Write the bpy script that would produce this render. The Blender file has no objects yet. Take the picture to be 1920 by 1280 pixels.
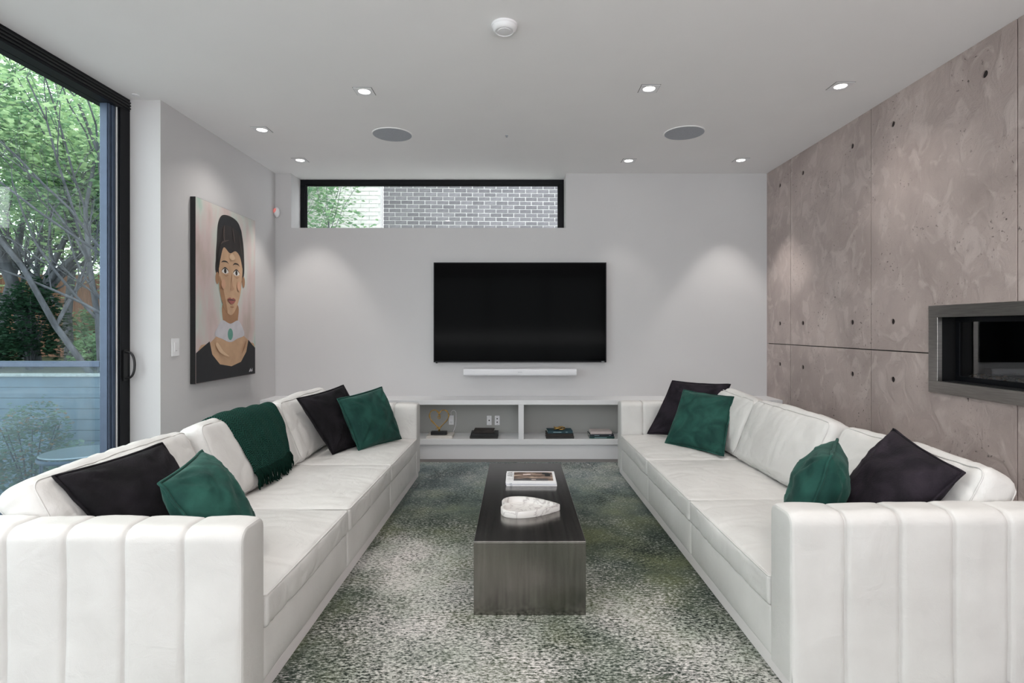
import bpy, bmesh, math, random
from mathutils import Vector, Matrix, noise
from mathutils.bvhtree import BVHTree

C = bpy.context.scene.collection
PI = math.pi
rnd = random.Random(7)

# ------------------------------------------------------------------ camera, world, exposure
F = 1030.0; CX = 969.0; CY = 615.0; CAMZ = 1.222; CEIL = 2.75
cam_d = bpy.data.cameras.new('camera'); cam = bpy.data.objects.new('camera', cam_d); C.objects.link(cam)
cam.location = (0, 0, CAMZ); cam.rotation_euler = (PI/2, 0, 0)
cam_d.sensor_fit = 'HORIZONTAL'; cam_d.sensor_width = 36; cam_d.lens = 36*F/1920
cam_d.shift_x = -(CX-960)/1920; cam_d.shift_y = (CY-640)/1920
cam_d.clip_start = 0.02; cam_d.clip_end = 200
bpy.context.scene.camera = cam
sc = bpy.context.scene
sc.view_settings.view_transform = 'Standard'; sc.view_settings.look = 'None'
sc.view_settings.gamma = 1; sc.view_settings.use_curve_mapping = False
sc.view_settings.exposure = 0.0
sc.cycles.max_bounces = 10; sc.cycles.diffuse_bounces = 6; sc.cycles.transparent_max_bounces = 16
sc.cycles.sample_clamp_indirect = 6

W = bpy.data.worlds.new('overcast_sky'); sc.world = W; W.use_nodes = True
wn = W.node_tree.nodes; wl = W.node_tree.links; wn.clear()
wo = wn.new('ShaderNodeOutputWorld'); wb = wn.new('ShaderNodeBackground')
wt = wn.new('ShaderNodeTexCoord'); ws = wn.new('ShaderNodeSeparateXYZ'); wr = wn.new('ShaderNodeValToRGB')
wl.new(wt.outputs['Generated'], ws.inputs[0]); wl.new(ws.outputs['Z'], wr.inputs[0])
wr.color_ramp.elements[0].position = 0.0; wr.color_ramp.elements[0].color = (.84, .87, .90, 1)
wr.color_ramp.elements[1].position = 0.7; wr.color_ramp.elements[1].color = (.98, .985, 1, 1)
wl.new(wr.outputs[0], wb.inputs[0]); wb.inputs[1].default_value = 4.6
wl.new(wb.outputs[0], wo.inputs[0])

def area(name, loc, rot, sx, sy, power, col):
    l = bpy.data.lights.new(name, 'AREA'); l.shape = 'RECTANGLE'; l.size = sx; l.size_y = sy; l.energy = power; l.color = col
    o = bpy.data.objects.new(name, l); C.objects.link(o); o.location = loc; o.rotation_euler = rot
    return o
# added fill light behind the camera, facing up to brighten the ceiling
area('rear_up_fill', (0.0, -2.2, 1.0), (PI/2+math.radians(84), 0, 0), 4.4, 2.2, 190, (1.0, .985, .985))

# ------------------------------------------------------------------ helpers
MATS = {}
def mat(name, col=(.8, .8, .8), rough=.5, metal=0.0, spec=.5, noise_scale=None, noise_amt=.0, bump=None, sheen=0, coat=0, emit=None, col2=None, stretch=None, detail=6, anis=0, trans=None):
    m = bpy.data.materials.new(name); m.use_nodes = True
    nt = m.node_tree; n = nt.nodes; l = nt.links
    b = n['Principled BSDF']
    b.inputs['Base Color'].default_value = (*col, 1); b.inputs['Roughness'].default_value = rough
    b.inputs['Metallic'].default_value = metal; b.inputs['Specular IOR Level'].default_value = spec
    if sheen:
        b.inputs['Sheen Weight'].default_value = sheen; b.inputs['Sheen Roughness'].default_value = .4
    if coat: b.inputs['Coat Weight'].default_value = coat
    if anis: b.inputs['Anisotropic'].default_value = anis
    if emit:
        b.inputs['Emission Color'].default_value = (*emit[0], 1); b.inputs['Emission Strength'].default_value = emit[1]
    tc = n.new('ShaderNodeTexCoord'); mp = n.new('ShaderNodeMapping'); l.new(tc.outputs['Object'], mp.inputs[0])
    if stretch: mp.inputs['Scale'].default_value = stretch
    if noise_scale:
        t = n.new('ShaderNodeTexNoise'); t.inputs['Scale'].default_value = noise_scale; t.inputs['Detail'].default_value = detail
        l.new(mp.outputs[0], t.inputs['Vector'])
        r = n.new('ShaderNodeValToRGB'); l.new(t.outputs[0], r.inputs[0])
        c2 = col2 or tuple(c*(1-noise_amt) for c in col)
        r.color_ramp.elements[0].position = .35; r.color_ramp.elements[0].color = (*c2, 1)
        r.color_ramp.elements[1].position = .65; r.color_ramp.elements[1].color = (*col, 1)
        l.new(r.outputs[0], b.inputs['Base Color'])
    if bump:
        t2 = n.new('ShaderNodeTexNoise'); t2.inputs['Scale'].default_value = bump[0]; t2.inputs['Detail'].default_value = 5
        l.new(mp.outputs[0], t2.inputs['Vector'])
        bp = n.new('ShaderNodeBump'); bp.inputs['Strength'].default_value = bump[1]; bp.inputs['Distance'].default_value = bump[2] if len(bump) > 2 else .01
        l.new(t2.outputs[0], bp.inputs['Height']); l.new(bp.outputs[0], b.inputs['Normal'])
    MATS[name] = m
    return m

def srgb(r, g, b):
    f = lambda c: (c/255/12.92) if c/255 <= .04045 else ((c/255+.055)/1.055)**2.4
    return (f(r), f(g), f(b))

mat('wall_paint', (.58, .572, .578), .85, spec=.3, noise_scale=3, noise_amt=.015, bump=(350, .08, .002))
mat('ceiling_paint', (.86, .855, .86), .9, spec=.2, noise_scale=3, noise_amt=.015)
mat('cabinet_paint', (.72, .72, .735), .35, noise_scale=2, noise_amt=.01)
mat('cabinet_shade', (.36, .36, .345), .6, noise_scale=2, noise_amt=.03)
mat('black_frame', (.0035, .004, .006), .4, spec=.2, noise_scale=40, noise_amt=.2)
mat('blue_frame', srgb(76, 90, 112), .4, metal=.3, noise_scale=20, noise_amt=.1)
mat('plinth', srgb(226, 222, 222), .5, noise_scale=4, noise_amt=.03)
mat('steel', (.42, .40, .38), .3, metal=1, noise_scale=9, noise_amt=.18, stretch=(1, 1, 18), bump=(60, .03, .002))
mat('black_matte', (.006, .006, .007), .5, noise_scale=30, noise_amt=.2)
mat('black_gloss', (.0008, .0008, .0011), .10, spec=.02)
mat('white_plastic', (.80, .80, .82), .4, noise_scale=20, noise_amt=.02)
mat('grey_grille', srgb(176, 180, 188), .7, noise_scale=300, noise_amt=.25, bump=(500, .3, .001))
mat('white_grille', srgb(232, 232, 236), .6, noise_scale=400, noise_amt=.1)
mat('gold', (.62, .40, .14), .3, metal=1, noise_scale=40, noise_amt=.35, bump=(90, .5, .003))
mat('bark', srgb(84, 88, 96), .9, noise_scale=14, noise_amt=.5, stretch=(1, 1, .25), bump=(30, .6, .02))
mat('ivy_dark', srgb(30, 62, 48), .55, noise_scale=8, noise_amt=.6)
mat('page_paper', (.80, .78, .73), .8, noise_scale=200, noise_amt=.15, stretch=(1, 1, 12))
mat('mortar_white', (.62, .62, .62), .9, noise_scale=30, noise_amt=.2)
mat('mortar_grey', (.72, .72, .72), .9, noise_scale=30, noise_amt=.2)
mat('brick_grey', srgb(106, 105, 110), .85, noise_scale=14, noise_amt=.28, bump=(80, .4, .004))
mat('brick_grey_light', srgb(114, 113, 118), .85, noise_scale=14, noise_amt=.28, bump=(80, .4, .004))
mat('brick_grey_dark', srgb(98, 97, 102), .85, noise_scale=14, noise_amt=.28, bump=(80, .4, .004))
mat('brick_white', (.70, .70, .69), .85, noise_scale=14, noise_amt=.15, bump=(80, .4, .004))
mat('fence_wood', srgb(150, 108, 88), .8, noise_scale=12, noise_amt=.35, stretch=(3, 3, .3))
mat('board_paint', srgb(112, 130, 148), .7, noise_scale=6, noise_amt=.2)
mat('deck_wood', srgb(120, 118, 116), .8, noise_scale=8, noise_amt=.25, stretch=(.3, 4, 1))
mat('soil', srgb(88, 92, 66), .95, noise_scale=4, noise_amt=.5, bump=(20, .5, .05))
mat('gravel', srgb(205, 205, 202), .9, noise_scale=30, noise_amt=.4)
mat('bulb', (1, 1, 1), .5, emit=((1, .97, .92), 14))
mat('sensor_red', srgb(225, 150, 145), .35, emit=(srgb(255, 110, 100), .25))

def leaf_mat(name, col, col2):
    m = bpy.data.materials.new(name); m.use_nodes = True
    nt = m.node_tree; n = nt.nodes; l = nt.links; b = n['Principled BSDF']; out = n['Material Output']
    b.inputs['Roughness'].default_value = .45
    tc = n.new('ShaderNodeTexCoord'); t = n.new('ShaderNodeTexNoise'); t.inputs['Scale'].default_value = 5; t.inputs['Detail'].default_value = 4
    l.new(tc.outputs['Object'], t.inputs['Vector'])
    r = n.new('ShaderNodeValToRGB'); l.new(t.outputs[0], r.inputs[0])
    r.color_ramp.elements[0].position = .3; r.color_ramp.elements[0].color = (*col2, 1)
    r.color_ramp.elements[1].position = .7; r.color_ramp.elements[1].color = (*col, 1)
    l.new(r.outputs[0], b.inputs['Base Color'])
    tr = n.new('ShaderNodeBsdfTranslucent'); l.new(r.outputs[0], tr.inputs[0])
    mx = n.new('ShaderNodeMixShader'); mx.inputs[0].default_value = .45
    l.new(b.outputs[0], mx.inputs[1]); l.new(tr.outputs[0], mx.inputs[2]); l.new(mx.outputs[0], out.inputs[0])
    MATS[name] = m
leaf_mat('leaf_light', srgb(200, 222, 172), srgb(148, 184, 140))
leaf_mat('leaf_mid', srgb(162, 194, 150), srgb(108, 150, 120))
leaf_mat('leaf_dark', srgb(58, 92, 70), srgb(26, 54, 44))
leaf_mat('leaf_shrub', srgb(132, 158, 138), srgb(70, 104, 88))

def glass_mat(name, tint, gloss=.06, rough=0.0, blend=None):
    m = bpy.data.materials.new(name); m.use_nodes = True
    nt = m.node_tree; n = nt.nodes; l = nt.links; n.remove(n['Principled BSDF']); out = n['Material Output']
    tr = n.new('ShaderNodeBsdfTransparent'); tr.inputs[0].default_value = (*tint, 1)
    gl = n.new('ShaderNodeBsdfGlossy'); gl.inputs['Roughness'].default_value = rough; gl.inputs[0].default_value = (1, 1, 1, 1)
    ge = n.new('ShaderNodeNewGeometry'); dt = n.new('ShaderNodeVectorMath'); dt.operation = 'DOT_PRODUCT'
    l.new(ge.outputs['Incoming'], dt.inputs[0]); l.new(ge.outputs['Normal'], dt.inputs[1])
    def mth(op, a, c):
        x = n.new('ShaderNodeMath'); x.operation = op; x.use_clamp = op in ('ADD',)
        for i, q in enumerate((a, c)):
            if q is None: continue
            if isinstance(q, (int, float)): x.inputs[i].default_value = q
            else: l.new(q, x.inputs[i])
        return x.outputs[0]
    ab = mth('ABSOLUTE', dt.outputs['Value'], None); om = mth('SUBTRACT', 1.0, ab); p5 = mth('POWER', om, 5.0)   # Schlick, the same from both sides
    ad = n.new('ShaderNodeMath'); ad.operation = 'ADD'; ad.inputs[1].default_value = .035+gloss; ad.use_clamp = True
    l.new(mth('MULTIPLY', p5, .9), ad.inputs[0])
    mx = n.new('ShaderNodeMixShader'); l.new(ad.outputs[0], mx.inputs[0]); l.new(tr.outputs[0], mx.inputs[1]); l.new(gl.outputs[0], mx.inputs[2])
    src = mx.outputs[0]
    if blend:
        df = n.new('ShaderNodeBsdfDiffuse'); df.inputs[0].default_value = (*blend[0], 1)
        m2 = n.new('ShaderNodeMixShader'); m2.inputs[0].default_value = blend[1]
        l.new(src, m2.inputs[1]); l.new(df.outputs[0], m2.inputs[2]); src = m2.outputs[0]
    l.new(src, out.inputs[0]); MATS[name] = m
glass_mat('window_glass', (.97, .985, .98), .0)
glass_mat('door_glass', (.93, .97, .97), .0)
glass_mat('rail_glass', (.72, .80, .84), -.025, blend=((.30, .36, .40), .10))
glass_mat('fire_glass', (.55, .56, .58), .04)

# ---- leather
def leather():
    m = bpy.data.materials.new('leather'); m.use_nodes = True
    nt = m.node_tree; n = nt.nodes; l = nt.links; b = n['Principled BSDF']
    b.inputs['Roughness'].default_value = .48; b.inputs['Specular IOR Level'].default_value = .35
    tc = n.new('ShaderNodeTexCoord')
    t = n.new('ShaderNodeTexNoise'); t.inputs['Scale'].default_value = 5; t.inputs['Detail'].default_value = 5
    l.new(tc.outputs['Object'], t.inputs['Vector'])
    r = n.new('ShaderNodeValToRGB'); l.new(t.outputs[0], r.inputs[0])
    r.color_ramp.elements[0].position = .3; r.color_ramp.elements[0].color = (.60, .588, .575, 1)
    r.color_ramp.elements[1].position = .7; r.color_ramp.elements[1].color = (.67, .66, .648, 1)
    l.new(r.outputs[0], b.inputs['Base Color'])
    v = n.new('ShaderNodeTexVoronoi'); v.inputs['Scale'].default_value = 260; l.new(tc.outputs['Object'], v.inputs['Vector'])
    w = n.new('ShaderNodeTexNoise'); w.inputs['Scale'].default_value = 9; w.inputs['Detail'].default_value = 8; w.inputs['Distortion'].default_value = 1.6
    l.new(tc.outputs['Object'], w.inputs['Vector'])
    b1 = n.new('ShaderNodeBump'); b1.inputs['Strength'].default_value = .10; b1.inputs['Distance'].default_value = .002
    b2 = n.new('ShaderNodeBump'); b2.inputs['Strength'].default_value = .3; b2.inputs['Distance'].default_value = .012
    l.new(w.outputs[0], b2.inputs['Height']); l.new(v.outputs[0], b1.inputs['Height']); l.new(b2.outputs[0], b1.inputs['Normal'])
    l.new(b1.outputs[0], b.inputs['Normal']); MATS['leather'] = m
leather()

def velvet(name, c_hi, c_lo, sheen, bump):
    m = bpy.data.materials.new(name); m.use_nodes = True
    nt = m.node_tree; n = nt.nodes; l = nt.links; b = n['Principled BSDF']
    b.inputs['Roughness'].default_value = .75; b.inputs['Specular IOR Level'].default_value = .15
    b.inputs['Sheen Weight'].default_value = sheen; b.inputs['Sheen Roughness'].default_value = .35
    b.inputs['Sheen Tint'].default_value = (*[min(1, c*2+.3) for c in c_hi], 1)
    tc = n.new('ShaderNodeTexCoord')
    t = n.new('ShaderNodeTexNoise'); t.inputs['Scale'].default_value = 9; t.inputs['Detail'].default_value = 8; t.inputs['Distortion'].default_value = .6
    l.new(tc.outputs['Object'], t.inputs['Vector'])
    r = n.new('ShaderNodeValToRGB'); l.new(t.outputs[0], r.inputs[0])
    r.color_ramp.elements[0].position = .35; r.color_ramp.elements[0].color = (*c_lo, 1)
    r.color_ramp.elements[1].position = .68; r.color_ramp.elements[1].color = (*c_hi, 1)
    l.new(r.outputs[0], b.inputs['Base Color'])
    w = n.new('ShaderNodeTexNoise'); w.inputs['Scale'].default_value = bump[0]; w.inputs['Detail'].default_value = 6
    l.new(tc.outputs['Object'], w.inputs['Vector'])
    b2 = n.new('ShaderNodeBump'); b2.inputs['Strength'].default_value = bump[1]; b2.inputs['Distance'].default_value = .004
    l.new(w.outputs[0], b2.inputs['Height']); l.new(b2.outputs[0], b.inputs['Normal']); MATS[name] = m
velvet('green_velvet', srgb(40, 84, 75), srgb(24, 58, 53), .22, (60, .3))
velvet('black_velvet', srgb(30, 27, 32), srgb(14, 13, 16), .06, (140, .6))
velvet('dark_plum', srgb(44, 38, 46), srgb(22, 19, 25), .08, (140, .6))

# ---- knitted throw (herringbone)
def knit():
    m = bpy.data.materials.new('green_knit'); m.use_nodes = True
    nt = m.node_tree; n = nt.nodes; l = nt.links; b = n['Principled BSDF']
    b.inputs['Roughness'].default_value = .95; b.inputs['Specular IOR Level'].default_value = .1
    uv = n.new('ShaderNodeUVMap'); uv.uv_map = 'UVMap'
    s = n.new('ShaderNodeSeparateXYZ'); l.new(uv.outputs[0], s.inputs[0])
    pp = n.new('ShaderNodeMath'); pp.operation = 'PINGPONG'; pp.inputs[1].default_value = .028; l.new(s.outputs[0], pp.inputs[0])
    ad = n.new('ShaderNodeMath'); ad.operation = 'ADD'; l.new(pp.outputs[0], ad.inputs[0]); l.new(s.outputs[1], ad.inputs[1])
    mu = n.new('ShaderNodeMath'); mu.operation = 'MULTIPLY'; mu.inputs[1].default_value = 2*PI/.014; l.new(ad.outputs[0], mu.inputs[0])
    sn = n.new('ShaderNodeMath'); sn.operation = 'SINE'; l.new(mu.outputs[0], sn.inputs[0])
    r = n.new('ShaderNodeValToRGB'); mr = n.new('ShaderNodeMapRange'); mr.inputs[1].default_value = -1; l.new(sn.outputs[0], mr.inputs[0]); l.new(mr.outputs[0], r.inputs[0])
    r.color_ramp.elements[0].color = (*srgb(6, 28, 25), 1); r.color_ramp.elements[1].color = (*srgb(38, 82, 72), 1)
    l.new(r.outputs[0], b.inputs['Base Color'])
    bp = n.new('ShaderNodeBump'); bp.inputs['Strength'].default_value = .7; bp.inputs['Distance'].default_value = .004
    l.new(sn.outputs[0], bp.inputs['Height']); l.new(bp.outputs[0], b.inputs['Normal']); MATS['green_knit'] = m
knit()
mat('fringe_wool', srgb(10, 40, 33), .95, spec=.1, noise_scale=60, noise_amt=.5)

# ---- marble
def marble():
    m = bpy.data.materials.new('marble'); m.use_nodes = True
    nt = m.node_tree; n = nt.nodes; l = nt.links; b = n['Principled BSDF']; b.inputs['Roughness'].default_value = .3
    tc = n.new('ShaderNodeTexCoord')
    w = n.new('ShaderNodeTexNoise'); w.inputs['Scale'].default_value = 7; w.inputs['Detail'].default_value = 8; w.inputs['Distortion'].default_value = 1.8
    l.new(tc.outputs['Object'], w.inputs['Vector'])
    r = n.new('ShaderNodeValToRGB'); l.new(w.outputs[0], r.inputs[0]); e = r.color_ramp.elements
    e[0].position = .44; e[0].color = (.70, .68, .665, 1); e[1].position = .56; e[1].color = (.71, .69, .675, 1)
    a = e.new(.495); a.color = (.40, .37, .37, 1); a = e.new(.475); a.color = (.66, .635, .62, 1); a = e.new(.515); a.color = (.66, .635, .625, 1)
    l.new(r.outputs[0], b.inputs['Base Color']); MATS['marble'] = m
marble()

# ---- concrete
def concrete():
    m = bpy.data.materials.new('concrete'); m.use_nodes = True
    nt = m.node_tree; n = nt.nodes; l = nt.links; b = n['Principled BSDF']; b.inputs['Roughness'].default_value = .62
    b.inputs['Specular IOR Level'].default_value = .35
    tc = n.new('ShaderNodeTexCoord')
    def ns(scale, det, dist=0.0, stretch=None):
        t = n.new('ShaderNodeTexNoise'); t.inputs['Scale'].default_value = scale; t.inputs['Detail'].default_value = det; t.inputs['Distortion'].default_value = dist
        if stretch:
            mp = n.new('ShaderNodeMapping'); mp.inputs['Scale'].default_value = stretch; l.new(tc.outputs['Object'], mp.inputs[0]); l.new(mp.outputs[0], t.inputs['Vector'])
        else: l.new(tc.outputs['Object'], t.inputs['Vector'])
        return t
    def ramp(src, a, ca, bb, cb):
        r = n.new('ShaderNodeValToRGB'); l.new(src, r.inputs[0]); r.color_ramp.elements[0].position = a; r.color_ramp.elements[0].color = (*ca, 1)
        r.color_ramp.elements[1].position = bb; r.color_ramp.elements[1].color = (*cb, 1); return r
    big = ns(2.2, 6, .5); r1 = ramp(big.outputs[0], .3, srgb(158, 145, 141), .72, srgb(188, 174, 169))
    tro = ns(8, 12, 1.0, (1, 1, .8)); r2 = ramp(tro.outputs[0], .52, (0, 0, 0), .62, (1, 1, 1))
    mx = n.new('ShaderNodeMixRGB'); mx.blend_type = 'MIX'; l.new(r1.outputs[0], mx.inputs[1]); mx.inputs[2].default_value = (*srgb(202, 190, 186), 1)
    mm = n.new('ShaderNodeMath'); mm.operation = 'MULTIPLY'; mm.inputs[1].default_value = .40; l.new(r2.outputs[0], mm.inputs[0]); l.new(mm.outputs[0], mx.inputs[0])
    pit = ns(55, 4, .6); r3 = ramp(pit.outputs[0], .30, (1, 1, 1), .36, (0, 0, 0))
    pm = ns(3.2, 3); r4 = ramp(pm.outputs[0], .48, (0, 0, 0), .62, (1, 1, 1))
    ml = n.new('ShaderNodeMath'); ml.operation = 'MULTIPLY'; l.new(r3.outputs[0], ml.inputs[0]); l.new(r4.outputs[0], ml.inputs[1])
    mx2 = n.new('ShaderNodeMixRGB'); l.new(ml.outputs[0], mx2.inputs[0]); l.new(mx.outputs[0], mx2.inputs[1]); mx2.inputs[2].default_value = (*srgb(84, 76, 74), 1)
    l.new(mx2.outputs[0], b.inputs['Base Color'])
    b1 = n.new('ShaderNodeBump'); b1.inputs['Strength'].default_value = .8; b1.inputs['Distance'].default_value = .014; l.new(tro.outputs[0], b1.inputs['Height'])
    b2 = n.new('ShaderNodeBump'); b2.inputs['Strength'].default_value = .5; b2.inputs['Distance'].default_value = .003; b2.invert = True
    l.new(ml.outputs[0], b2.inputs['Height']); l.new(b1.outputs[0], b2.inputs['Normal'])
    f = ns(130, 3); b3 = n.new('ShaderNodeBump'); b3.inputs['Strength'].default_value = .6; b3.inputs['Distance'].default_value = .002; l.new(f.outputs[0], b3.inputs['Height'])
    l.new(b2.outputs[0], b3.inputs['Normal']); l.new(b3.outputs[0], b.inputs['Normal']); MATS['concrete'] = m
concrete()
mat('concrete_hole', srgb(52, 46, 46), .9, noise_scale=60, noise_amt=.3)

# ---- rug
def rug_mat():
    m = bpy.data.materials.new('distressed_rug'); m.use_nodes = True
    nt = m.node_tree; n = nt.nodes; l = nt.links; b = n['Principled BSDF']; b.inputs['Roughness'].default_value = .95
    b.inputs['Specular IOR Level'].default_value = .1
    tc = n.new('ShaderNodeTexCoord')
    def mapped(sc_, off=(0, 0, 0)):
        mp = n.new('ShaderNodeMapping'); mp.inputs['Scale'].default_value = sc_; mp.inputs['Location'].default_value = off
        l.new(tc.outputs['Object'], mp.inputs[0]); return mp.outputs[0]
    def ns(vec, scale, det, rough=.5, dist=0):
        t = n.new('ShaderNodeTexNoise'); t.inputs['Scale'].default_value = scale; t.inputs['Detail'].default_value = det
        t.inputs['Roughness'].default_value = rough; t.inputs['Distortion'].default_value = dist; l.new(vec, t.inputs['Vector']); return t.outputs[0]
    def ramp(src, pts):
        r = n.new('ShaderNodeValToRGB'); l.new(src, r.inputs[0]); e = r.color_ramp.elements
        e[0].position, e[1].position = pts[0][0], pts[-1][0]; e[0].color = (*pts[0][1], 1); e[1].color = (*pts[-1][1], 1)
        for p, c in pts[1:-1]: a = e.new(p); a.color = (*c, 1)
        return r.outputs[0]
    def mix(fac, a, c):
        x = n.new('ShaderNodeMixRGB'); l.new(fac, x.inputs[0])
        if isinstance(a, tuple): x.inputs[1].default_value = (*a, 1)
        else: l.new(a, x.inputs[1])
        if isinstance(c, tuple): x.inputs[2].default_value = (*c, 1)
        else: l.new(c, x.inputs[2])
        return x.outputs[0]
    def math_(op, a, c):
        x = n.new('ShaderNodeMath'); x.operation = op
        for i, q in enumerate((a, c)):
            if isinstance(q, (int, float)): x.inputs[i].default_value = q
            else: l.new(q, x.inputs[i])
        return x.outputs[0]
    def blob(cx, cy, rx, ry):
        v = mapped((1/rx, 1/ry, 0), (-cx/rx, -cy/ry, 0))
        g = n.new('ShaderNodeTexGradient'); g.gradient_type = 'SPHERICAL'; l.new(v, g.inputs[0]); return g.outputs[0]
    # wear density: how much of the pale ground shows (rug-local coordinates; y = 0 at the rug's far edge)
    wear = ns(mapped((1, 1, 1)), 1.7, 5, .6)
    wear = math_('ADD', wear, math_('MULTIPLY', blob(-.55, -2.30, .62, .95), .30))
    wear = math_('ADD', wear, math_('MULTIPLY', blob(.3, -2.95, 1.3, .55), .22))
    wear = math_('ADD', wear, math_('MULTIPLY', blob(.75, -1.45, .7, .9), -.24))
    wear = math_('ADD', wear, math_('MULTIPLY', blob(-.75, -1.15, .6, .8), -.16))
    wear = math_('ADD', wear, math_('MULTIPLY', blob(-.95, -2.95, .5, .6), -.2))
    hue = ns(mapped((1, 1, 1), (3, 7, 0)), 2.6, 4)
    sep = n.new('ShaderNodeSeparateXYZ'); l.new(tc.outputs['Object'], sep.inputs[0])
    far = n.new('ShaderNodeMapRange'); far.inputs[1].default_value = -1.6; far.inputs[2].default_value = -.3; l.new(sep.outputs[1], far.inputs[0])
    green = ramp(hue, [(.36, srgb(58, 68, 62)), (.5, srgb(78, 86, 74)), (.66, srgb(92, 98, 76))])
    teal = ramp(hue, [(.36, srgb(92, 104, 108)), (.5, srgb(118, 130, 132)), (.66, srgb(136, 146, 140))])
    base = mix(far.outputs[0], green, teal)
    pale = ramp(ns(mapped((1, 1, 1), (1, 2, 0)), 3.5, 3), [(.35, srgb(160, 164, 156)), (.65, srgb(192, 188, 186))])
    streak = ns(mapped((24, 46, 1)), 2.6, 6, .72)
    s2 = ns(mapped((7, 34, 1)), 3, 4, .7)
    st = math_('ADD', math_('MULTIPLY', streak, .68), math_('MULTIPLY', s2, .32))
    th = math_('ADD', math_('MULTIPLY', wear, 1.05), math_('MULTIPLY', math_('SUBTRACT', st, .5), 2.9))
    fac = ramp(th, [(.52, (0, 0, 0)), (.86, (1, 1, 1))])
    col = mix(fac, base, pale)
    dk = ramp(math_('ADD', math_('MULTIPLY', math_('SUBTRACT', st, .5), 2.2), ns(mapped((1, 1, 1), (9, 4, 0)), 2.2, 5)), [(.22, (1, 1, 1)), (.42, (0, 0, 0))])
    col = mix(dk, col, srgb(40, 47, 43))
    fine = ns(mapped((44, 80, 1)), 2.2, 3, .6)
    lit = ramp(math_('ADD', math_('MULTIPLY', st, .6), math_('MULTIPLY', fine, .4)), [(.38, (.55, .56, .55)), (.5, (1, 1, 1)), (.64, (1.55, 1.55, 1.52))])
    mm_ = n.new('ShaderNodeMixRGB'); mm_.blend_type = 'MULTIPLY'; mm_.inputs[0].default_value = 1; l.new(col, mm_.inputs[1]); l.new(lit, mm_.inputs[2]); col = mm_.outputs[0]
    l.new(col, b.inputs['Base Color'])
    bp = n.new('ShaderNodeBump'); bp.inputs['Strength'].default_value = .5; bp.inputs['Distance'].default_value = .004; l.new(st, bp.inputs['Height'])
    l.new(bp.outputs[0], b.inputs['Normal']); MATS['distressed_rug'] = m
rug_mat()

def table_metal():
    m = bpy.data.materials.new('brushed_steel'); m.use_nodes = True
    nt = m.node_tree; n = nt.nodes; l = nt.links; b = n['Principled BSDF']; b.inputs['Metallic'].default_value = 1
    tc = n.new('ShaderNodeTexCoord'); mp = n.new('ShaderNodeMapping'); mp.inputs['Scale'].default_value = (18, .4, 1.2); l.new(tc.outputs['Object'], mp.inputs[0])
    t = n.new('ShaderNodeTexNoise'); t.inputs['Scale'].default_value = 3; t.inputs['Detail'].default_value = 6; l.new(mp.outputs[0], t.inputs['Vector'])
    r = n.new('ShaderNodeValToRGB'); l.new(t.outputs[0], r.inputs[0])
    r.color_ramp.elements[0].position = .3; r.color_ramp.elements[0].color = (.23, .217, .205, 1); r.color_ramp.elements[1].position = .7; r.color_ramp.elements[1].color = (.31, .295, .28, 1)
    l.new(r.outputs[0], b.inputs['Base Color'])
    mr = n.new('ShaderNodeMapRange'); l.new(t.outputs[0], mr.inputs[0]); mr.inputs[3].default_value = .20; mr.inputs[4].default_value = .26; l.new(mr.outputs[0], b.inputs['Roughness'])
    bp = n.new('ShaderNodeBump'); bp.inputs['Strength'].default_value = .015; bp.inputs['Distance'].default_value = .0005; l.new(t.outputs[0], bp.inputs['Height'])
    MATS['brushed_steel'] = m
table_metal()

def floor_mat():
    m = bpy.data.materials.new('dark_floor'); m.use_nodes = True
    nt = m.node_tree; n = nt.nodes; l = nt.links; b = n['Principled BSDF']; b.inputs['Roughness'].default_value = .45
    tc = n.new('ShaderNodeTexCoord'); mp = n.new('ShaderNodeMapping'); mp.inputs['Scale'].default_value = (1, 8, 1); l.new(tc.outputs['Object'], mp.inputs[0])
    t = n.new('ShaderNodeTexNoise'); t.inputs['Scale'].default_value = 3; t.inputs['Detail'].default_value = 6; l.new(mp.outputs[0], t.inputs['Vector'])
    r = n.new('ShaderNodeValToRGB'); l.new(t.outputs[0], r.inputs[0])
    r.color_ramp.elements[0].color = (*srgb(78, 74, 74), 1); r.color_ramp.elements[1].color = (*srgb(112, 106, 104), 1)
    l.new(r.outputs[0], b.inputs['Base Color']); MATS['dark_floor'] = m
floor_mat()

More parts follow.
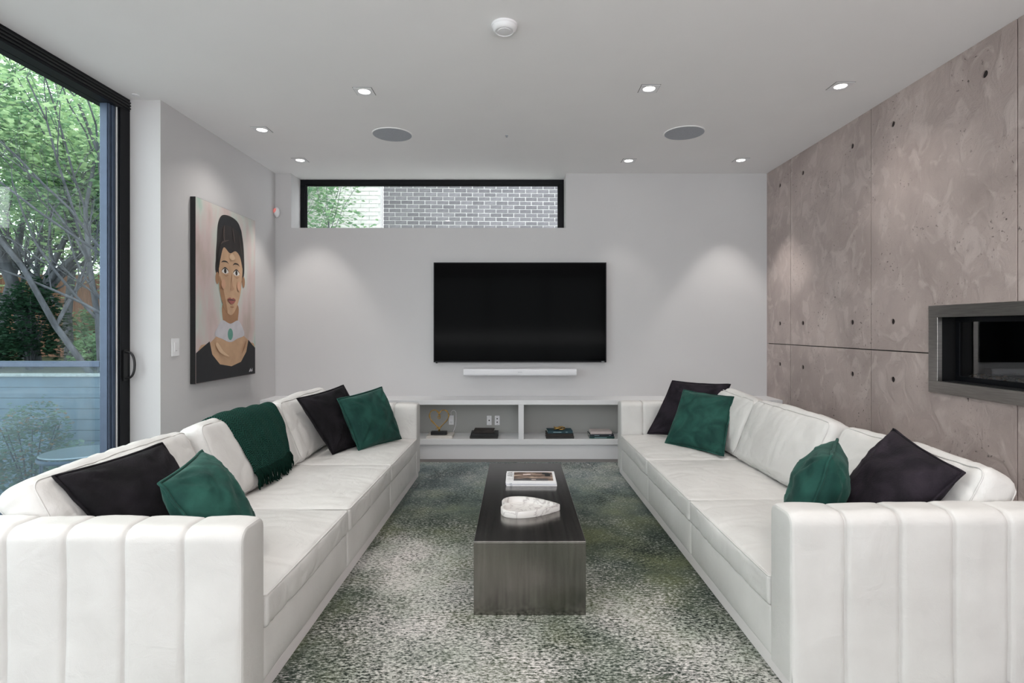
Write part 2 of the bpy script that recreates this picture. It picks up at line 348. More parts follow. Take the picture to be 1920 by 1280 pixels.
# ---- mesh builder
class MB:
    def __init__(s): s.v = []; s.f = []; s.m = []
    def add(s, verts, faces, mi=0):
        o = len(s.v); s.v += [tuple(x) for x in verts]; s.f += [tuple(i+o for i in f) for f in faces]; s.m += [mi]*len(faces)
    def box(s, x0, x1, y0, y1, z0, z1, mi=0):
        x0, x1 = sorted((x0, x1)); y0, y1 = sorted((y0, y1)); z0, z1 = sorted((z0, z1))
        s.add([(x0, y0, z0), (x1, y0, z0), (x1, y1, z0), (x0, y1, z0), (x0, y0, z1), (x1, y0, z1), (x1, y1, z1), (x0, y1, z1)],
              [(0, 3, 2, 1), (4, 5, 6, 7), (0, 1, 5, 4), (1, 2, 6, 5), (2, 3, 7, 6), (3, 0, 4, 7)], mi)
    def tube(s, pts, r, n=8, closed=False, mi=0, cap=True):
        pts = [Vector(p) for p in pts]; N = len(pts); rings = []
        rr = r if isinstance(r, (list, tuple)) else [r]*N
        up = None
        for i, p in enumerate(pts):
            a = pts[(i-1) % N] if (closed or i > 0) else p
            c = pts[(i+1) % N] if (closed or i < N-1) else p
            t = (c-a)
            if t.length < 1e-9: t = Vector((0, 0, 1))
            t.normalize()
            if up is None:
                up = Vector((0, 0, 1)) if abs(t.z) < .9 else Vector((1, 0, 0))
            sd = t.cross(up)
            if sd.length < 1e-4: sd = t.cross(Vector((1, .3, 0)))
            sd.normalize(); up = sd.cross(t).normalized()
            rings.append([p + (sd*math.cos(2*PI*k/n) + up*math.sin(2*PI*k/n))*rr[i] for k in range(n)])
        vs = [q for ring in rings for q in ring]; fs = []
        for i in range(N if closed else N-1):
            j = (i+1) % N
            for k in range(n): fs.append((i*n+k, i*n+(k+1) % n, j*n+(k+1) % n, j*n+k))
        if not closed and cap: fs.append(tuple(range(n-1, -1, -1))); fs.append(tuple((N-1)*n+k for k in range(n)))
        s.add(vs, fs, mi)
    def lathe(s, prof, n=32, c=(0, 0, 0), mi=0):
        vs = []; fs = []; N = len(prof)
        for r, z in prof:
            for k in range(n): vs.append((c[0]+max(r, 1e-5)*math.cos(2*PI*k/n), c[1]+max(r, 1e-5)*math.sin(2*PI*k/n), c[2]+z))
        for i in range(N-1):
            for k in range(n): fs.append((i*n+k, i*n+(k+1) % n, (i+1)*n+(k+1) % n, (i+1)*n+k))
        s.add(vs, fs, mi)
    def build(s, name, mats, parent=None, loc=None, smooth=False, bevel=0, merge=False, auto=None):
        me = bpy.data.meshes.new(name)
        vs = s.v
        if loc is not None: vs = [(x-loc[0], y-loc[1], z-loc[2]) for x, y, z in vs]
        me.from_pydata(vs, [], s.f)
        if not isinstance(mats, (list, tuple)): mats = [mats]
        for m in mats: me.materials.append(MATS[m])
        me.polygons.foreach_set('material_index', s.m)
        bm = bmesh.new(); bm.from_mesh(me)
        if merge: bmesh.ops.remove_doubles(bm, verts=bm.verts, dist=1e-5)
        if bevel:
            es = [e for e in bm.edges if len(e.link_faces) == 2 and e.calc_face_angle(0) > .6]
            bmesh.ops.bevel(bm, geom=es, offset=bevel, segments=2, affect='EDGES', profile=.5)
        if merge or bevel: bmesh.ops.recalc_face_normals(bm, faces=bm.faces)
        bm.to_mesh(me); bm.free()
        if smooth: me.polygons.foreach_set('use_smooth', [True]*len(me.polygons))
        if auto is not None:
            me.polygons.foreach_set('use_smooth', [True]*len(me.polygons)); me.set_sharp_from_angle(angle=auto)
        o = bpy.data.objects.new(name, me); C.objects.link(o)
        if loc is not None: o.location = loc
        if parent is not None: o.parent = parent
        return o

def tag(o, label=None, cat=None, group=None, kind=None):
    if label: o['label'] = label
    if cat: o['category'] = cat
    if group: o['group'] = group
    if kind: o['kind'] = kind
    return o
def empty(name, loc=(0, 0, 0), rz=0, **k):
    o = bpy.data.objects.new(name, None); C.objects.link(o); o.location = loc; o.rotation_euler = (0, 0, rz); o.empty_display_size = .1
    return tag(o, **k)
def px(x, y, Y):     # photo pixel + distance -> world point, used only to read off positions
    return Vector(((x-CX)*Y/F, Y, CAMZ+(CY-y)*Y/F))

# ------------------------------------------------------------------ the room shell
XL, XR, YB, YN = -2.387, 2.471, 5.43, -3.5
def st(mb, name, m, **k): return tag(mb.build(name, m, **k), kind='structure')
b = MB(); b.box(-2.75, XR+.9, YN-.2, YB+.32, -.12, 0); st(b, 'floor', 'dark_floor')
b = MB(); b.box(-2.75, XR+.9, YN-.2, YB+.32, CEIL, CEIL+.2); st(b, 'ceiling', 'ceiling_paint')
b = MB(); b.box(-2.75, XL, 3.68, YB, 0, CEIL); b.box(-2.75, -2.5, YN, .2, 0, CEIL); st(b, 'wall_left', 'wall_paint')  # second box: unseen near stretch, added in place of glazing to cut sky light
WX0, WX1, WZ = -2.229, .485, 2.213
b = MB(); b.box(-2.75, XR+.9, YB, YB+.32, 0, WZ); b.box(-2.75, WX0, YB, YB+.32, WZ, CEIL); b.box(WX1, XR+.9, YB, YB+.32, WZ, CEIL)
st(b, 'wall_back', 'wall_paint')
# right wall: a backing with the opening of the fireplace, faced with concrete panels
FY0, FY1, FZ0, FZ1 = 2.150, 3.213, .915, 1.286
b = MB(); xa, xb = XR+.02, XR+.9
b.box(xa, xb, FY1, YB, 0, CEIL); b.box(xa, xb, YN, FY0, 0, CEIL); b.box(xa, xb, FY0, FY1, 0, FZ0); b.box(xa, xb, FY0, FY1, FZ1, CEIL)
wr_ = st(b, 'wall_right', 'black_matte')
# rear wall behind the camera: solid around a broad glazed opening
b = MB(); b.box(-2.75, -2.3, YN-.2, YN, 0, CEIL); b.box(2.3, XR+.9, YN-.2, YN, 0, CEIL); b.box(-2.3, 2.3, YN-.2, YN, 0, .25); b.box(-2.3, 2.3, YN-.2, YN, 2.62, CEIL)
st(b, 'wall_front', 'wall_paint')
w2 = empty('window_2', (0, YN-.1, .25), kind='structure')
b = MB(); b.box(-2.3, 2.3, -.02, .02, 0, .05); b.box(-2.3, 2.3, -.02, .02, 2.32, 2.37)
for x in (-2.3, -.79, .74, 2.25): b.box(x, x+.05, -.02, .02, .05, 2.32)
b.build('window_frame', 'black_frame', w2)
b = MB(); b.box(-2.25, 2.25, -.004, .004, .05, 2.32); b.build('pane', 'window_glass', w2)

# concrete panels with recessed tie holes
def boolean_diff(o, cutters):
    for c in cutters:
        md = o.modifiers.new('cut', 'BOOLEAN'); md.object = c; md.operation = 'DIFFERENCE'; md.solver = 'EXACT'
    dg = bpy.context.evaluated_depsgraph_get(); me = bpy.data.meshes.new_from_object(o.evaluated_get(dg))
    o.modifiers.clear(); o.data = me
    for c in cutters: bpy.data.objects.remove(c)
joints = [YB, 4.961, 3.833, 2.713, 1.593, .473, -.647, -1.767, -2.887, YN]
HZ = 1.072
PSCATTER = random.Random(3)
for i in range(len(joints)-1):
    y1, y0 = joints[i], joints[i+1]
    for row, (z0, z1) in enumerate(((.0, HZ), (HZ, CEIL))):
        g = .0035; lo = PSCATTER.uniform(0, .0012)
        b = MB(); b.box(XR+lo, XR+.03, y0+g, y1-(0 if i == 0 else g), z0+(g if row else 0), z1-(0 if row else g))
        o = b.build('concrete_panel', 'concrete', wr_, bevel=.0015)
        cut = []
        hy = [y0+.215, y1-.215] if i else [YB-.27]
        if i == len(joints)-2: hy = [y0+.3]
        hz = (.2, .885) if row == 0 else (1.265, 2.562)
        spots = [(yy, zz) for yy in hy for zz in hz]
        if i == 2 and row == 1: spots = [(3.61, 1.265), (3.61, 2.562), (2.90, 2.562)]
        if i == 2 and row == 0: spots = [(3.61, .885), (3.61, .2), (2.93, .2)]
        if i == 3: spots = [(1.81, zz) for zz in hz] + [(2.50, hz[1] if row else hz[0])]
        for yy, zz in spots:
            c = MB(); c.lathe([(0, -.02), (.021, -.02), (.019, .0), (.0245, .02), (0, .02)], 18); co = c.build('cut', 'concrete_hole', merge=True)
            co.rotation_euler = (0, -PI/2, 0); co.location = (XR, yy, zz); cut.append(co)
        if y0 < FY1 and y1 > FY0:
            c = MB(); c.box(XR-.1, XR+.1, FY0-.02, FY1+.02, FZ0-.02, FZ1+.02); cut.append(c.build('cut', 'concrete'))
        bpy.context.view_layer.update()
        if cut:
            boolean_diff(o, cut)
        for yy, zz in spots:
            d = MB(); d.lathe([(0, 0), (.0, .0), (.012, .001), (.0195, .004), (.0205, .006), (.0205, .0)], 18)
            h = d.build('tie_hole', 'concrete_hole', o, merge=True, smooth=True); h.rotation_euler = (0, -PI/2, 0); h.location = (XR+.0135, yy, zz)

# baseboards where the plaster walls meet the floor
b = MB(); b.box(XL, XL+.012, 3.68, 5.10, 0, .09); b.build('baseboard_left', 'cabinet_paint'); tag(bpy.data.objects['baseboard_left'], kind='structure')

# high window in the back wall
YW = 5.655
w1 = empty('window_1', ((WX0+WX1)/2, YW, WZ), kind='structure')
hw = (WX1-WX0)/2; hh = CEIL-WZ
b = MB(); t = .052
b.box(-hw, hw, 0, .05, hh-t, hh); b.box(-hw, hw, 0, .05, 0, .03); b.box(-hw, -hw+t, 0, .05, .03, hh-t); b.box(hw-t, hw, 0, .05, .03, hh-t)
b.build('window_frame', 'black_frame', w1, bevel=.003)
b = MB(); e = .012
b.box(-hw+t, hw-t, .01, .03, hh-t-e, hh-t); b.box(-hw+t, -hw+t+e, .01, .03, .03, hh-t-e); b.box(hw-t-e, hw-t, .01, .03, .03, hh-t-e); b.box(-hw+t, hw-t, .01, .03, .03, .03+e)
b.build('glazing_bead', 'black_frame', w1)
b = MB(); b.box(-hw+t+e, hw-t-e, .018, .024, .03+e, hh-t-e); b.build('pane', 'window_glass', w1)

# sliding glass door along the left side
d1 = empty('door_1', (-2.64, .6, 0), kind='structure')
DY1 = 3.68-.6; DY0 = .2-.6
b = MB()
b.box(-.08, .05, DY0, DY1, 2.665, CEIL)
b.build('header', 'black_frame', d1, bevel=.002)
for k, z in enumerate((2.683, 2.703, 2.722)):
    b = MB(); b.box(.05, .056, DY0, DY1, z, z+.009); b.build('track', 'black_matte', d1)
b = MB(); b.box(.03, .05, 2.99, DY1, .04, 2.665); b.box(-.08, .03, 3.045, DY1, .04, 2.665); b.build('jamb', 'black_frame', d1, bevel=.003)
b = MB(); b.box(-.08, .05, DY0, DY1, 0, .04); b.build('door_sill', 'black_frame', d1, bevel=.003)
b = MB(); b.box(-.03, .018, 2.915, 2.985, .04, 2.665); b.box(.018, .024, 2.922, 2.936, .04, 2.665); b.box(.018, .026, 2.95, 2.978, .04, 2.665); b.build('stile', 'blue_frame', d1, bevel=.003)
b = MB(); b.box(.024, .031, 2.984, 2.990, .04, 2.665); b.build('highlight_strip', 'white_plastic', d1)  # bright line beside the jamb: a highlight built as a white strip
ys = [2.915, 1.4, 1.3, DY0+.05]
for k in range(0, 4, 2):
    b = MB(); b.box(-.03, -.022, ys[k+1], ys[k], .04, 2.665); b.build('pane', 'door_glass', d1)
for y in (1.3, DY0):
    b = MB(); b.box(-.08, .05, y, y+.10, .04, 2.665); b.build('mullion', 'black_frame', d1, bevel=.003)
def dhandle(x0, x1, name, m):
    pts = []
    for k in range(17):
        a = -PI/2+PI*k/16
        pts.append((x0+(x1-x0)*math.cos(a)**.6 if math.cos(a) > 1e-6 else x0, 3.03, .978+.088*math.sin(a)))
    b = MB(); b.tube(pts, .0075, 8); b.box(min(x0, x0-.002), x0+.006 if x1 > x0 else x0+.002, 3.012, 3.048, .875, 1.08)
    return b.build(name, m, d1, smooth=False, auto=.7)
tag(dhandle(.05, .115, 'door_handle', 'black_matte'), label='black D-shaped pull on the room side')
h = dhandle(-.032, -.10, 'door_handle', 'blue_frame'); tag(h, label='grey-blue D-shaped pull on the garden side')

# ------------------------------------------------------------------ built-in shelf unit under the television
CY0 = 5.104
cab = empty('media_shelf', (0, CY0, 0), label='long low white built-in shelf unit with open bays under the television', cat='shelf unit')
D = YB-CY0
b = MB(); b.box(XL, XR, 0, D, .510, .553); b.build('top_board', 'cabinet_paint', cab, bevel=.002)
b = MB(); b.box(XL, XR, 0, D, .139, .191); b.build('bottom_board', 'cabinet_paint', cab, bevel=.002)
b = MB(); b.box(XL, XR, .026, D, 0, .139); b.build('base', 'cabinet_paint', cab)
for x in (XL, -1.17, .015, 1.20, XR-.05):
    b = MB(); b.box(x, x+.05, 0, D, .191, .510); b.build('divider', 'cabinet_paint', cab, bevel=.0015)
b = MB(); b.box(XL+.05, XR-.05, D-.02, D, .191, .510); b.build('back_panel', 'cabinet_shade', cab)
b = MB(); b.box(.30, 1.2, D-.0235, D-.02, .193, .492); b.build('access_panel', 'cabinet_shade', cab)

# wall outlets inside the left bay (on the back panel)
def outlet(x, z, kind, label):
    o = empty('wall_outlet', (x, YB-.02, z), label=label, cat='outlet')
    b = MB(); b.box(-.024, .024, -.005, 0, -.046, .046); b.build('cover_plate', 'white_plastic', o, bevel=.0015)
    if kind == 'power':
        for s in (-1, 1):
            b = MB(); b.box(-.014, .014, -.008, -.005, s*.020-.012, s*.020+.012)
            r_ = b.build('receptacle', 'white_plastic', o, bevel=.001)
            b = MB(); b.box(-.007, -.0045, -.0085, -.0078, s*.020-.003, s*.020+.006); b.box(.0045, .007, -.0085, -.0078, s*.020-.003, s*.020+.006); b.box(-.002, .002, -.0085, -.0078, s*.020-.009, s*.020-.006)
            b.build('slot', 'black_matte', r_)
    else:
        zs = (0,) if kind == 'one' else (-.017, .017)
        for z_ in zs:
            b = MB(); b.tube([(0, -.005, z_), (0, -.010, z_)], .0065, 12); b.build('jack', 'black_matte', o)
        for z_ in (-.036, .036):
            b = MB(); b.tube([(0, -.005, z_), (0, -.0062, z_)], .003, 10); b.build('screw', 'steel', o)
    return o
outlet(-.645, .318, 'power', 'white power outlet on the shelf back beside the gold heart sculpture')
outlet(-.272, .315, 'one', 'white wall plate with one black jack above the dark books')
outlet(-.193, .315, 'two', 'white wall plate with two black jacks above the dark books')
b = MB(); pts = [(-.645+.004, YB-.034, .34)]
for k in range(15):
    a = PI*(1-k/14); pts.append((-.622+.025*math.cos(a), YB-.030, .385+.030*math.sin(a)))
pts += [(-.597, YB-.03, .33), (-.600, YB-.035, .27), (-.625, YB-.04, .20)]
b.tube(pts, .0022, 6); b.box(-.652, -.630, YB-.05, YB-.028, .327, .352)
tag(b.build('power_cord', 'white_plastic', smooth=False, loc=(-.62, YB-.04, .195)), label='thin white cord looping from the power outlet in the shelf bay', cat='cord')

# ------------------------------------------------------------------ television and soundbar
tv = empty('television', (.0315, 5.37, 1.376), label='large flat black television mounted on the white back wall', cat='television')
TW, TH = .845, .4885
b = MB(); b.box(-TW, TW, .006, .035, -TH, TH); b.build('housing', 'black_matte', tv, bevel=.003)
b = MB(); b.box(-.35, .35, .035, .06, -.25, .25); b.build('wall_mount', 'black_matte', tv)
b = MB(); t = .009
b.box(-TW, TW, 0, .007, TH-t, TH); b.box(-TW, TW, 0, .007, -TH, -TH+.014); b.box(-TW, -TW+t, 0, .007, -TH+.014, TH-t); b.box(TW-t, TW, 0, .007, -TH+.014, TH-t)
b.build('bezel', 'black_frame', tv, bevel=.001)
b = MB(); b.box(-TW+t, TW-t, .002, .006, -TH+.014, TH-t); b.build('screen', 'black_gloss', tv)
b = MB(); b.box(-TW+.018, -TW+.035, .01, .03, -TH-.010, -TH); b.build('ir_sensor', 'black_matte', tv)
def text_mesh(s, size, name, m, parent, loc, rot, ext=.0004, align='CENTER', sx=1):
    cu = bpy.data.curves.new(name, 'FONT'); cu.body = s; cu.size = size; cu.extrude = ext; cu.align_x = align; cu.align_y = 'CENTER'; cu.resolution_u = 3
    o = bpy.data.objects.new(name, cu); C.objects.link(o); bpy.context.view_layer.update()
    me = bpy.data.meshes.new_from_object(o.evaluated_get(bpy.context.evaluated_depsgraph_get())); bpy.data.objects.remove(o)
    me.materials.clear(); me.materials.append(MATS[m])
    o = bpy.data.objects.new(name, me); C.objects.link(o); o.parent = parent; o.location = loc; o.rotation_euler = rot; o.scale = (sx, 1, 1)
    return o
text_mesh('VIZIO', .012, 'lettering', 'white_grille', tv, (TW-.035, -.0006, -TH+.007), (PI/2, 0, 0))

sb = empty('soundbar', (.031, 5.335, .797), label='slim white soundbar mounted on the wall below the television', cat='soundbar')
prof = []
for k in range(33):
    a = 2*PI*k/32
    cx_, cz_ = math.cos(a), math.sin(a)
    prof.append((math.copysign(abs(cx_)**.55, cx_)*.045, math.copysign(abs(cz_)**.55, cz_)*.036))
b = MB(); vs = []; fs = []; xs = [-.54, .54]
for x in xs:
    for (y, z) in prof[:-1]: vs.append((x, y, z))
n_ = len(prof)-1
for k in range(n_): fs.append((k, (k+1) % n_, n_+(k+1) % n_, n_+k))
b.add(vs, fs); b.build('grille', 'white_grille', sb, auto=.6)
for s in (-1, 1):
    b = MB(); vs = []
    for x in (s*.54, s*.545):
        for (y, z) in prof[:-1]: vs.append((x, y*1.03, z*1.03))
    b.add(vs, [(k, (k+1) % n_, n_+(k+1) % n_, n_+k) for k in range(n_)]+[tuple(range(n_, 2*n_)), tuple(range(n_))]); b.build('end_cap', 'white_plastic', sb, merge=True, auto=.6)
b = MB(); b.box(-.1, .1, .04, .095, -.02, .02); b.build('wall_bracket', 'white_plastic', sb)
text_mesh('SONOS', .012, 'lettering', 'grey_grille', sb, (0, -.0455, 0), (PI/2, 0, 0))

# ------------------------------------------------------------------ books, sculptures on the shelf
SZ = .191
def book_mats():
    mat('book_black', srgb(26, 26, 28), .55, noise_scale=20, noise_amt=.3)
    mat('book_charcoal', srgb(44, 42, 42), .6, noise_scale=20, noise_amt=.3)
    mat('book_brown', srgb(44, 36, 32), .6, noise_scale=25, noise_amt=.4)
    mat('book_teal', srgb(22, 62, 74), .5, noise_scale=20, noise_amt=.25)
    mat('book_green', srgb(20, 62, 60), .5, noise_scale=20, noise_amt=.25)
    mat('book_cream', srgb(212, 206, 200), .6, noise_scale=20, noise_amt=.1)
    mat('book_pink', srgb(205, 192, 190), .6, noise_scale=20, noise_amt=.1)
    mat('book_slate', srgb(40, 46, 56), .5, noise_scale=20, noise_amt=.25)
    mat('foil_pale', srgb(150, 175, 180), .4, metal=.5)
book_mats()
def book(cx, cy, z, w, d, h, rz, m, label, band=None, spine_front=True, group=None):
    o = empty('book', (cx, cy, z), rz, label=label, cat='book', group=group)
    b = MB(); c = .0025
    b.box(-w/2, w/2, -d/2, d/2, 0, c); b.box(-w/2, w/2, -d/2, d/2, h-c, h)
    if spine_front: b.box(-w/2, w/2, -d/2, -d/2+c, c, h-c)
    else: b.box(-w/2, -w/2+c, -d/2, d/2, c, h-c)
    b.build('cover', m, o, bevel=.0008)
    b = MB()
    if spine_front: b.box(-w/2+.004, w/2-.004, -d/2+c, d/2-.004, c, h-c)
    else: b.box(-w/2+c, w/2-.004, -d/2+.004, d/2-.004, c, h-c)
    b.build('page_block', 'page_paper', o)
    if band:
        b = MB()
        pass
        for x0, x1 in band:
            b = MB(); b.box(x0*w, x1*w, -d/2-.0006, -d/2+.001, h*.35, h*.62); b.build('spine_stamp', 'foil_pale', o)
    return o
def sx(x, Y): return (x-CX)*Y/F
Ys = 5.22
# left bay, under the gold heart
book(sx(826, Ys), 5.235, SZ, .245, .19, .022, 0, 'book_cream', 'cream book lying flat under the gold heart sculpture')
# gold heart
hs = empty('heart_sculpture', (sx(823, 5.2), 5.21, SZ+.022), label='gold wire heart sculpture on a black block on the left shelf', cat='sculpture')
b = MB(); b.box(-.075, .075, -.03, .03, 0, .032); b.build('base_block', 'black_matte', hs, bevel=.003)
def heart_pt(t, s=1):
    return (16*math.sin(t)**3*.0057*s, (13*math.cos(t)-5*math.cos(2*t)-2*math.cos(3*t)-math.cos(4*t))*.0066*s)
def strand(ph, rad):
    pts = []; 
    N = 90
    for k in range(N+1):
        t = 2*PI*k/N*.985+.02
        x, z = heart_pt(t)
        a = ph+k*.42; o_ = .0035
        pts.append((x+o_*math.cos(a), o_*math.sin(a), z+.155+o_*.6*math.sin(a+1)))
    return pts
b = MB(); b.tube(strand(0, 1), .0042, 7); b.tube(strand(PI, 1), .0042, 7)
# curl in the cleft
b.tube([(.006*math.cos(a*.5)+(.006 if a < 8 else 0), .004*math.sin(a), .185-.0035*a*.8+.006*math.sin(a)) for a in [k*.5 for k in range(18)]], .0042, 7)
b.tube([(.012*math.cos(2*PI*k/16), 0, .166+.016*math.sin(2*PI*k/16)) for k in range(16)], .0038, 7, closed=True)
b.build('heart_wire', 'gold', hs, smooth=True)
b = MB(); b.tube([(0, 0, .03), (-.002, .002, .045), (.002, -.002, .058), (-.003, 0, .072)], [.009, .007, .007, .006], 8)
b.tube([(.004, .003, .03), (.006, 0, .05), (-.005, .003, .07)], .0045, 7)
b.tube([(-.004, 0, .066), (-.018, -.002, .058), (-.030, 0, .052), (-.036, 0, .056)], [.004, .004, .0035, .002], 7)
b.build('stem', 'gold', hs, smooth=True)
# dark books
book(sx(908, 5.2), 5.21, SZ, .262, .17, .021, 0, 'book_charcoal', 'charcoal book at the bottom of the dark stack in the left bay')
book(sx(909, 5.2), 5.215, SZ+.021, .258, .165, .026, .02, 'book_black', 'black book in the middle of the dark stack in the left bay')
book(sx(908, 5.2), 5.22, SZ+.047, .19, .135, .026, -.03, 'book_brown', 'small brown-black book on top of the dark stack in the left bay')
# right bay
book(sx(1049, 5.2), 5.21, SZ, .262, .17, .022, 0, 'book_charcoal', 'charcoal book lowest of the stack under the gold knot')
book(sx(1048.5, 5.2), 5.21, SZ+.022, .258, .165, .024, -.02, 'book_brown', 'dark brown book between charcoal and teal books under the gold knot')
book(sx(1049, 5.2), 5.215, SZ+.046, .235, .15, .024, .03, 'book_teal', 'teal-blue book on top of the stack, carrying the gold knot', band=[(-.28, .05), (.22, .3)])
kn = MB(); pts = []
for k in range(120):
    t = 2*PI*k/120; r_ = .030+.014*math.cos(3*t)
    pts.append((sx(1048, 5.19)+r_*math.cos(2*t)*1.25, 5.2+r_*math.sin(2*t)*.8, SZ+.070+.0155+.009*math.sin(3*t)))
kn.tube(pts, .0062, 8, closed=True)
tag(kn.build('knot_ornament', 'gold', smooth=True, loc=(sx(1048, 5.19), 5.2, SZ+.07)), label='small gold knot ornament resting on the teal-blue book', cat='ornament')
book(sx(1127, 5.2), 5.21, SZ, .232, .165, .019, -.03, 'book_green', 'dark green book lowest of the small stack by right sofa arm', band=[(-.3, .2)])
book(sx(1126, 5.2), 5.215, SZ+.019, .228, .16, .018, .02, 'book_slate', 'dark blue-green book in the middle of the stack by right sofa arm', band=[(-.3, -.1), (.3, .38)])
book(sx(1126, 5.2), 5.225, SZ+.037, .20, .14, .024, 0, 'book_pink', 'pale pinkish book on top of the small stack by right sofa arm')

# ------------------------------------------------------------------ wall fittings
# picture on the left wall: a plain painted portrait study in the same colours
def painting():
    Y0, Y1, Z0, Z1 = 4.012, 4.929, .813, 2.184
    o = empty('portrait_painting', (XL, (Y0+Y1)/2, Z0), label='tall unframed canvas portrait of a woman in black on the left wall', cat='painting')
    yc = (Y0+Y1)/2; w = Y1-Y0; h = Z1-Z0; dx = .040
    mat('canvas_edge', (.008, .008, .009), .6, noise_scale=30, noise_amt=.3)
    m = bpy.data.materials.new('pastel_ground'); m.use_nodes = True; n = m.node_tree.nodes; l = m.node_tree.links; bs = n['Principled BSDF']; bs.inputs['Roughness'].default_value = .7
    tc = n.new('ShaderNodeTexCoord'); mp = n.new('ShaderNodeMapping'); mp.inputs['Scale'].default_value = (1, 2.2, .8); l.new(tc.outputs['Object'], mp.inputs[0])
    t = n.new('ShaderNodeTexNoise'); t.inputs['Scale'].default_value = 2.1; t.inputs['Detail'].default_value = 4; l.new(mp.outputs[0], t.inputs['Vector'])
    r = n.new('ShaderNodeValToRGB'); l.new(t.outputs[0], r.inputs[0]); e = r.color_ramp.elements
    e[0].position = .3; e[0].color = (*srgb(150, 186, 172), 1); e[1].position = .7; e[1].color = (*srgb(178, 164, 156), 1)
    a = e.new(.42); a.color = (*srgb(192, 194, 188), 1); a = e.new(.56); a.color = (*srgb(196, 178, 176), 1)
    l.new(r.outputs[0], bs.inputs['Base Color']); MATS['pastel_ground'] = m
    b = MB(); b.box(0, dx-.001, -w/2, w/2, 0, h); b.build('stretched_canvas', 'canvas_edge', o, bevel=.002)
    b = MB(); b.box(dx-.0015, dx, -w/2+.004, w/2-.002, .002, h-.002); b.build('painted_ground', 'pastel_ground', o)
    for nm, c in (('paint_skin', srgb(196, 160, 128)), ('paint_skin_shade', srgb(160, 120, 88)), ('paint_hair', srgb(40, 34, 34)), ('paint_dress', srgb(28, 29, 33)),
                  ('paint_pearl', srgb(196, 194, 200)), ('paint_teal', srgb(96, 150, 136)), ('paint_lips', srgb(150, 84, 78)), ('paint_white', srgb(226, 222, 216)), ('paint_blush', srgb(182, 142, 112))):
        mat(nm, c, .7, noise_scale=9, noise_amt=.16, stretch=(1, 1, 1), bump=(60, .2, .002))
    lay = [0]
    def P(pts, m, name='brushwork', smooth_n=6):
        # pts: normalised (a across from near edge, b up), closed Catmull-Rom outline
        lay[0] += 1; x = dx + .00025*lay[0]; N = len(pts); out = []
        if smooth_n:
            for i in range(N):
                p0, p1, p2, p3 = (Vector(pts[(i+k-1) % N]) for k in range(4))
                for k in range(smooth_n):
                    q = k/smooth_n
                    out.append(.5*((2*p1)+(p2-p0)*q+(2*p0-5*p1+4*p2-p3)*q*q+(3*p1-p0-3*p2+p3)*q**3))
        else: out = [Vector(p) for p in pts]
        b = MB(); b.add([(x, (min(max(p[0], .005), .996)-.5)*w, min(max(p[1], .003), .997)*h) for p in out], [tuple(range(len(out)))])
        return b.build(name, m, o)
    def E(a, b_, ra, rb, m, name='brushwork', n=20, tilt=0):
        P([(a+ra*math.cos(2*PI*k/n)*math.cos(tilt)-rb*math.sin(2*PI*k/n)*math.sin(tilt)*h/w, b_+rb*math.sin(2*PI*k/n)*math.cos(tilt)+ra*math.cos(2*PI*k/n)*math.sin(tilt)*w/h) for k in range(n)], m, name, 0)
    # hair mass (plain swept-up hair with a low round crown), neck, shoulders, dress
    P([(.31, .60), (.295, .70), (.31, .80), (.33, .90), (.40, .955), (.55, .965), (.68, .94), (.75, .86), (.78, .74), (.76, .60), (.55, .52)], 'paint_hair', 'hair')
    P([(.34, .865), (.42, .90), (.55, .905), (.68, .885), (.735, .85), (.73, .90), (.66, .94), (.55, .955), (.41, .945), (.35, .91)], 'paint_dress', 'hair_band')
    P([(.40, .40), (.40, .30), (.20, .215), (.05, .19), (.03, .0), (.99, .0), (.985, .18), (.88, .215), (.66, .30), (.66, .40), (.53, .44)], 'paint_skin', 'shoulders', 4)
    P([(.41, .44), (.41, .34), (.46, .28), (.62, .28), (.66, .34), (.66, .44)], 'paint_skin_shade', 'neck')
    P([(.005, .0), (.005, .165), (.10, .195), (.20, .225), (.24, .15), (.36, .09), (.55, .07), (.72, .09), (.82, .15), (.86, .225), (.94, .19), (.998, .17), (.998, .0)], 'paint_dress', 'dress', 0)
    # plain pale collar with a green stone
    P([(.33, .31), (.40, .345), (.53, .325), (.66, .345), (.74, .31), (.78, .255), (.66, .235), (.53, .215), (.40, .235), (.28, .26)], 'paint_pearl', 'collar')
    E(.53, .262, .045, .035, 'paint_teal', 'brooch')
    # ears, face
    E(.315, .585, .028, .035, 'paint_skin_shade', 'ear'); E(.765, .585, .026, .035, 'paint_skin_shade', 'ear')
    P([(.34, .62), (.35, .52), (.41, .43), (.49, .385), (.56, .38), (.63, .42), (.70, .50), (.735, .60), (.74, .70), (.66, .77), (.54, .79), (.42, .77), (.345, .71)], 'paint_skin', 'face')
    P([(.35, .60), (.355, .52), (.41, .435), (.48, .39), (.45, .46), (.40, .54)], 'paint_skin_shade')
    P([(.335, .64), (.33, .74), (.40, .81), (.54, .83), (.68, .80), (.75, .73), (.75, .66), (.70, .735), (.62, .765), (.52, .745), (.42, .77), (.37, .71)], 'paint_hair', 'fringe')
    for s, ax in ((-1, .44), (1, .63)):
        P([(ax-.065, .675+(.004 if s < 0 else 0)), (ax-.03, .692), (ax+.03, .692), (ax+.06, .677), (ax+.03, .685), (ax-.03, .684)], 'paint_hair', 'brow')
        P([(ax-.055, .628), (ax, .652), (ax+.055, .630), (ax, .617)], 'paint_white', 'eye')
        E(ax, .634, .020, .0145, 'paint_hair', 'iris'); P([(ax-.065, .63), (ax, .657), (ax+.065, .632), (ax, .649)], 'paint_hair', 'lash')
    P([(.545, .62), (.565, .555), (.585, .535), (.555, .522), (.525, .528), (.535, .55)], 'paint_blush', 'nose')
